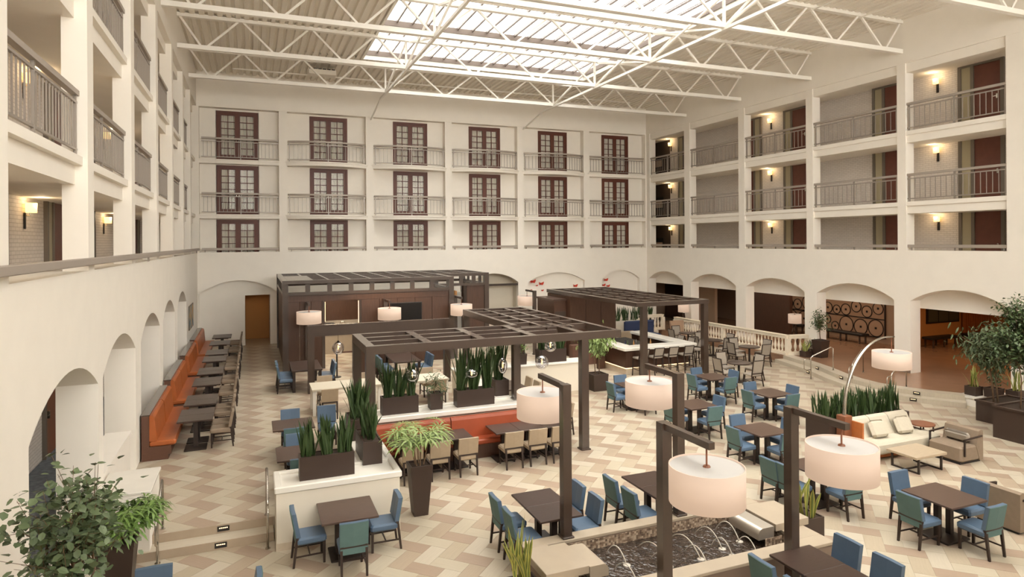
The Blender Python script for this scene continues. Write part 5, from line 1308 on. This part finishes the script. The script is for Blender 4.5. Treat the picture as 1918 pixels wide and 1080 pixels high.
def tree(name, loc, label, stems, crown, leafm, L, wl, n, n_obj, seed, potargs=None, group=None, droop=(-.9, .3), branches=26, trunk_top=.6, br=.02):
    """crown = (cx, cy, cz, rx, ry, rz) relative to loc"""
    rr = random.Random(seed); t = thing(name, label, 'potted plant', loc, 0, group)
    z0 = 0
    if potargs: pot(t, *potargs); z0 = potargs[2]-.04
    cx, cy, cz, rx, ry, rz = crown; tips = []
    for sx, sy in stems:
        top = Vector((cx + sx*.6, cy + sy*.6, cz - rz*.2)); b = Vector((sx*.35, sy*.35, z0)); mid = b.lerp(top, .5) + Vector((rr.uniform(-.05, .05), rr.uniform(-.05, .05), 0))
        tr_ = MB().tube([b, mid, top], br, 7, br*.6).build('trunk', M['bark'], t, True)
        m = MB()
        for k in range(branches):
            a = rr.uniform(0, 2*PI); el = rr.uniform(-.6, 1.3); r_ = rr.uniform(.55, 1.0)
            e = Vector((cx + rx*r_*math.cos(a)*math.cos(el), cy + ry*r_*math.sin(a)*math.cos(el), cz + rz*r_*math.sin(el)))
            s0 = mid.lerp(top, rr.uniform(.2, 1)); q = s0.lerp(e, .5) + Vector((0, 0, .08))
            m.tube([s0, q, e], br*.28, 5, br*.12); tips.append((s0, q, e))
        m.build('branches', M['bark'], t, kind='stuff')
    me = [leaf_mesh(L, wl, leafm), leaf_mesh(L*.85, wl*1.05, leafm, .25)]; rest = []
    for i in range(n):
        s0, q, e = rr.choice(tips); f = rr.random()**.6
        p = (s0.lerp(q, f*2) if f < .5 else q.lerp(e, f*2-1)) + Vector((rr.gauss(0, L*.8), rr.gauss(0, L*.8), rr.gauss(0, L*.7)))
        rot = (rr.uniform(*droop), rr.uniform(-.5, .5), rr.uniform(0, 6.28)); s = rr.uniform(.7, 1.2)
        if i < n_obj: link('leaf', me[i % 2], t, p, rot, s)
        else: rest.append(rotm(p, rot, s))
    if rest: merge_leaves('leaves', me[0], rest, leafm, t)
    return t
tree('leafy_plant', (-1.62, 7.15, 0), 'large foreground plant with round grey green leaves reaching up from the lower corner', [(-.3, .1), (.15, -.2), (.3, .25), (0, .3)], (0.0, 0, 2.75, .60, .60, .74), M['leafrd'], .085, .075, 1300, 290, 11, (.4, .55, .9), branches=16, br=.016)
tree('potted_tree', (11.6, 20.6, 0), 'small drooping tree in a square brown pot between white wall and bar', [(-.15, .1), (.2, -.1)], (0, 0, 1.75, .78, .78, .48), M['leafpale'], .18, .06, 900, 0, 12, (.55, .6, .6), branches=22, droop=(-1.3, -.2))
tree('potted_tree', (22.85, 20.95, .3), 'dark bushy tree in a tall pot at the hall pillar', [(0, 0), (.1, .1)], (0, 0, 1.5, .42, .42, .72), M['leafdk'], .11, .05, 620, 0, 13, (.4, .5, .75), branches=22)
def big_planter(name, poly, h, label):
    t = thing(name, label, 'planter', (0, 0, 0)); MB().prism(poly, 0, h-.05).build('wall', M['pot'], t)
    x = [p[0] for p in poly]; y = [p[1] for p in poly]; m = MB()
    n = len(poly); 
    for i in range(n): m.bar((*poly[i], h-.025), (*poly[(i+1) % n], h-.025), .08, .05)
    m.build('rim', M['pot'], t); MB().prism([(min(x)+.05, min(y)+.05), (max(x)-.05, min(y)+.05), (max(x)-.05, max(y)-.05), (min(x)+.05, max(y)-.05)], h-.06, h-.04).build('soil', M['soil'], t)
big_planter('tree_planter', [(18.68, 9.4), (21.0, 9.4), (21.0, 11.4), (18.68, 11.4)], .87, 'big dark square planter holding the tall fine leaved tree')
big_planter('tree_planter', [(19.95, 11.5), (21.4, 11.5), (21.4, 12.65), (19.95, 12.65)], .62, 'lower dark planter behind the big one, holding the drooping tree')
tree('planter_tree', (19.15, 10.85, .83), 'tall fine leaved tree in the big dark planter beside the lounge', [(-.3, .2), (.2, -.2), (.35, .3), (0, 0)], (.15, .1, 1.85, 1.0, 1.0, 1.3), M['leafdk'], .10, .06, 9000, 200, 15, branches=40, br=.02)
tree('planter_tree', (20.3, 12.3, .58), 'drooping long leaved tree in the lower dark planter', [(-.1, .1), (.1, -.1)], (0, .1, 1.6, .85, .85, .7), M['leafrd'], .24, .06, 1300, 120, 16, branches=22, droop=(-1.3, -.1), br=.026)
wp = thing('plinth', 'white plinth carrying low potted plants beside the hall steps', 'plinth', (21.42, 12.7, 0))
MB().box(.0, 0, 0, 1.6, 1.5, .295).build('body', M['wall'], wp); MB().rbox(-.03, -.03, .25, 1.63, 1.53, .30, .01).build('cap', M['marble'], wp)
def bush(loc, w, h, label, lm, L, wl, n, seed, top):
    t = tree('bushy_plant', loc, label, [(0, 0)], (0, 0, h+top*.45, w*.7, w*.7, top*.5), lm, L, wl, n, min(n, 60), seed, (w*.92, w, h), 'small bushy pots', branches=14, br=.01)
bush((4.4, 16.36, 1.07), .34, .42, 'small spiky bush in a square pot between the two snake plant troughs', M['leafdk'], .17, .03, 150, 21, .5)
bush((8.62, 20.6, 1.17), .3, .36, 'small white flowering bush on the long white wall', M['leafpalm'], .12, .04, 120, 22, .55)
bush((7.6, 20.6, 1.17), .3, .36, 'small green bush at the near end of the long white wall', M['leafdk'], .12, .04, 120, 23, .5)
bush((22.1, 13.45, .3), .4, .3, 'dark glossy bush in a low pot in the middle of the white plinth', M['leafdk'], .14, .06, 130, 24, .6)
bush((22.75, 21.4, .3), .36, .26, 'small dark bush in a low pot beside the balustrade', M['leafdk'], .1, .04, 130, 25, .45)
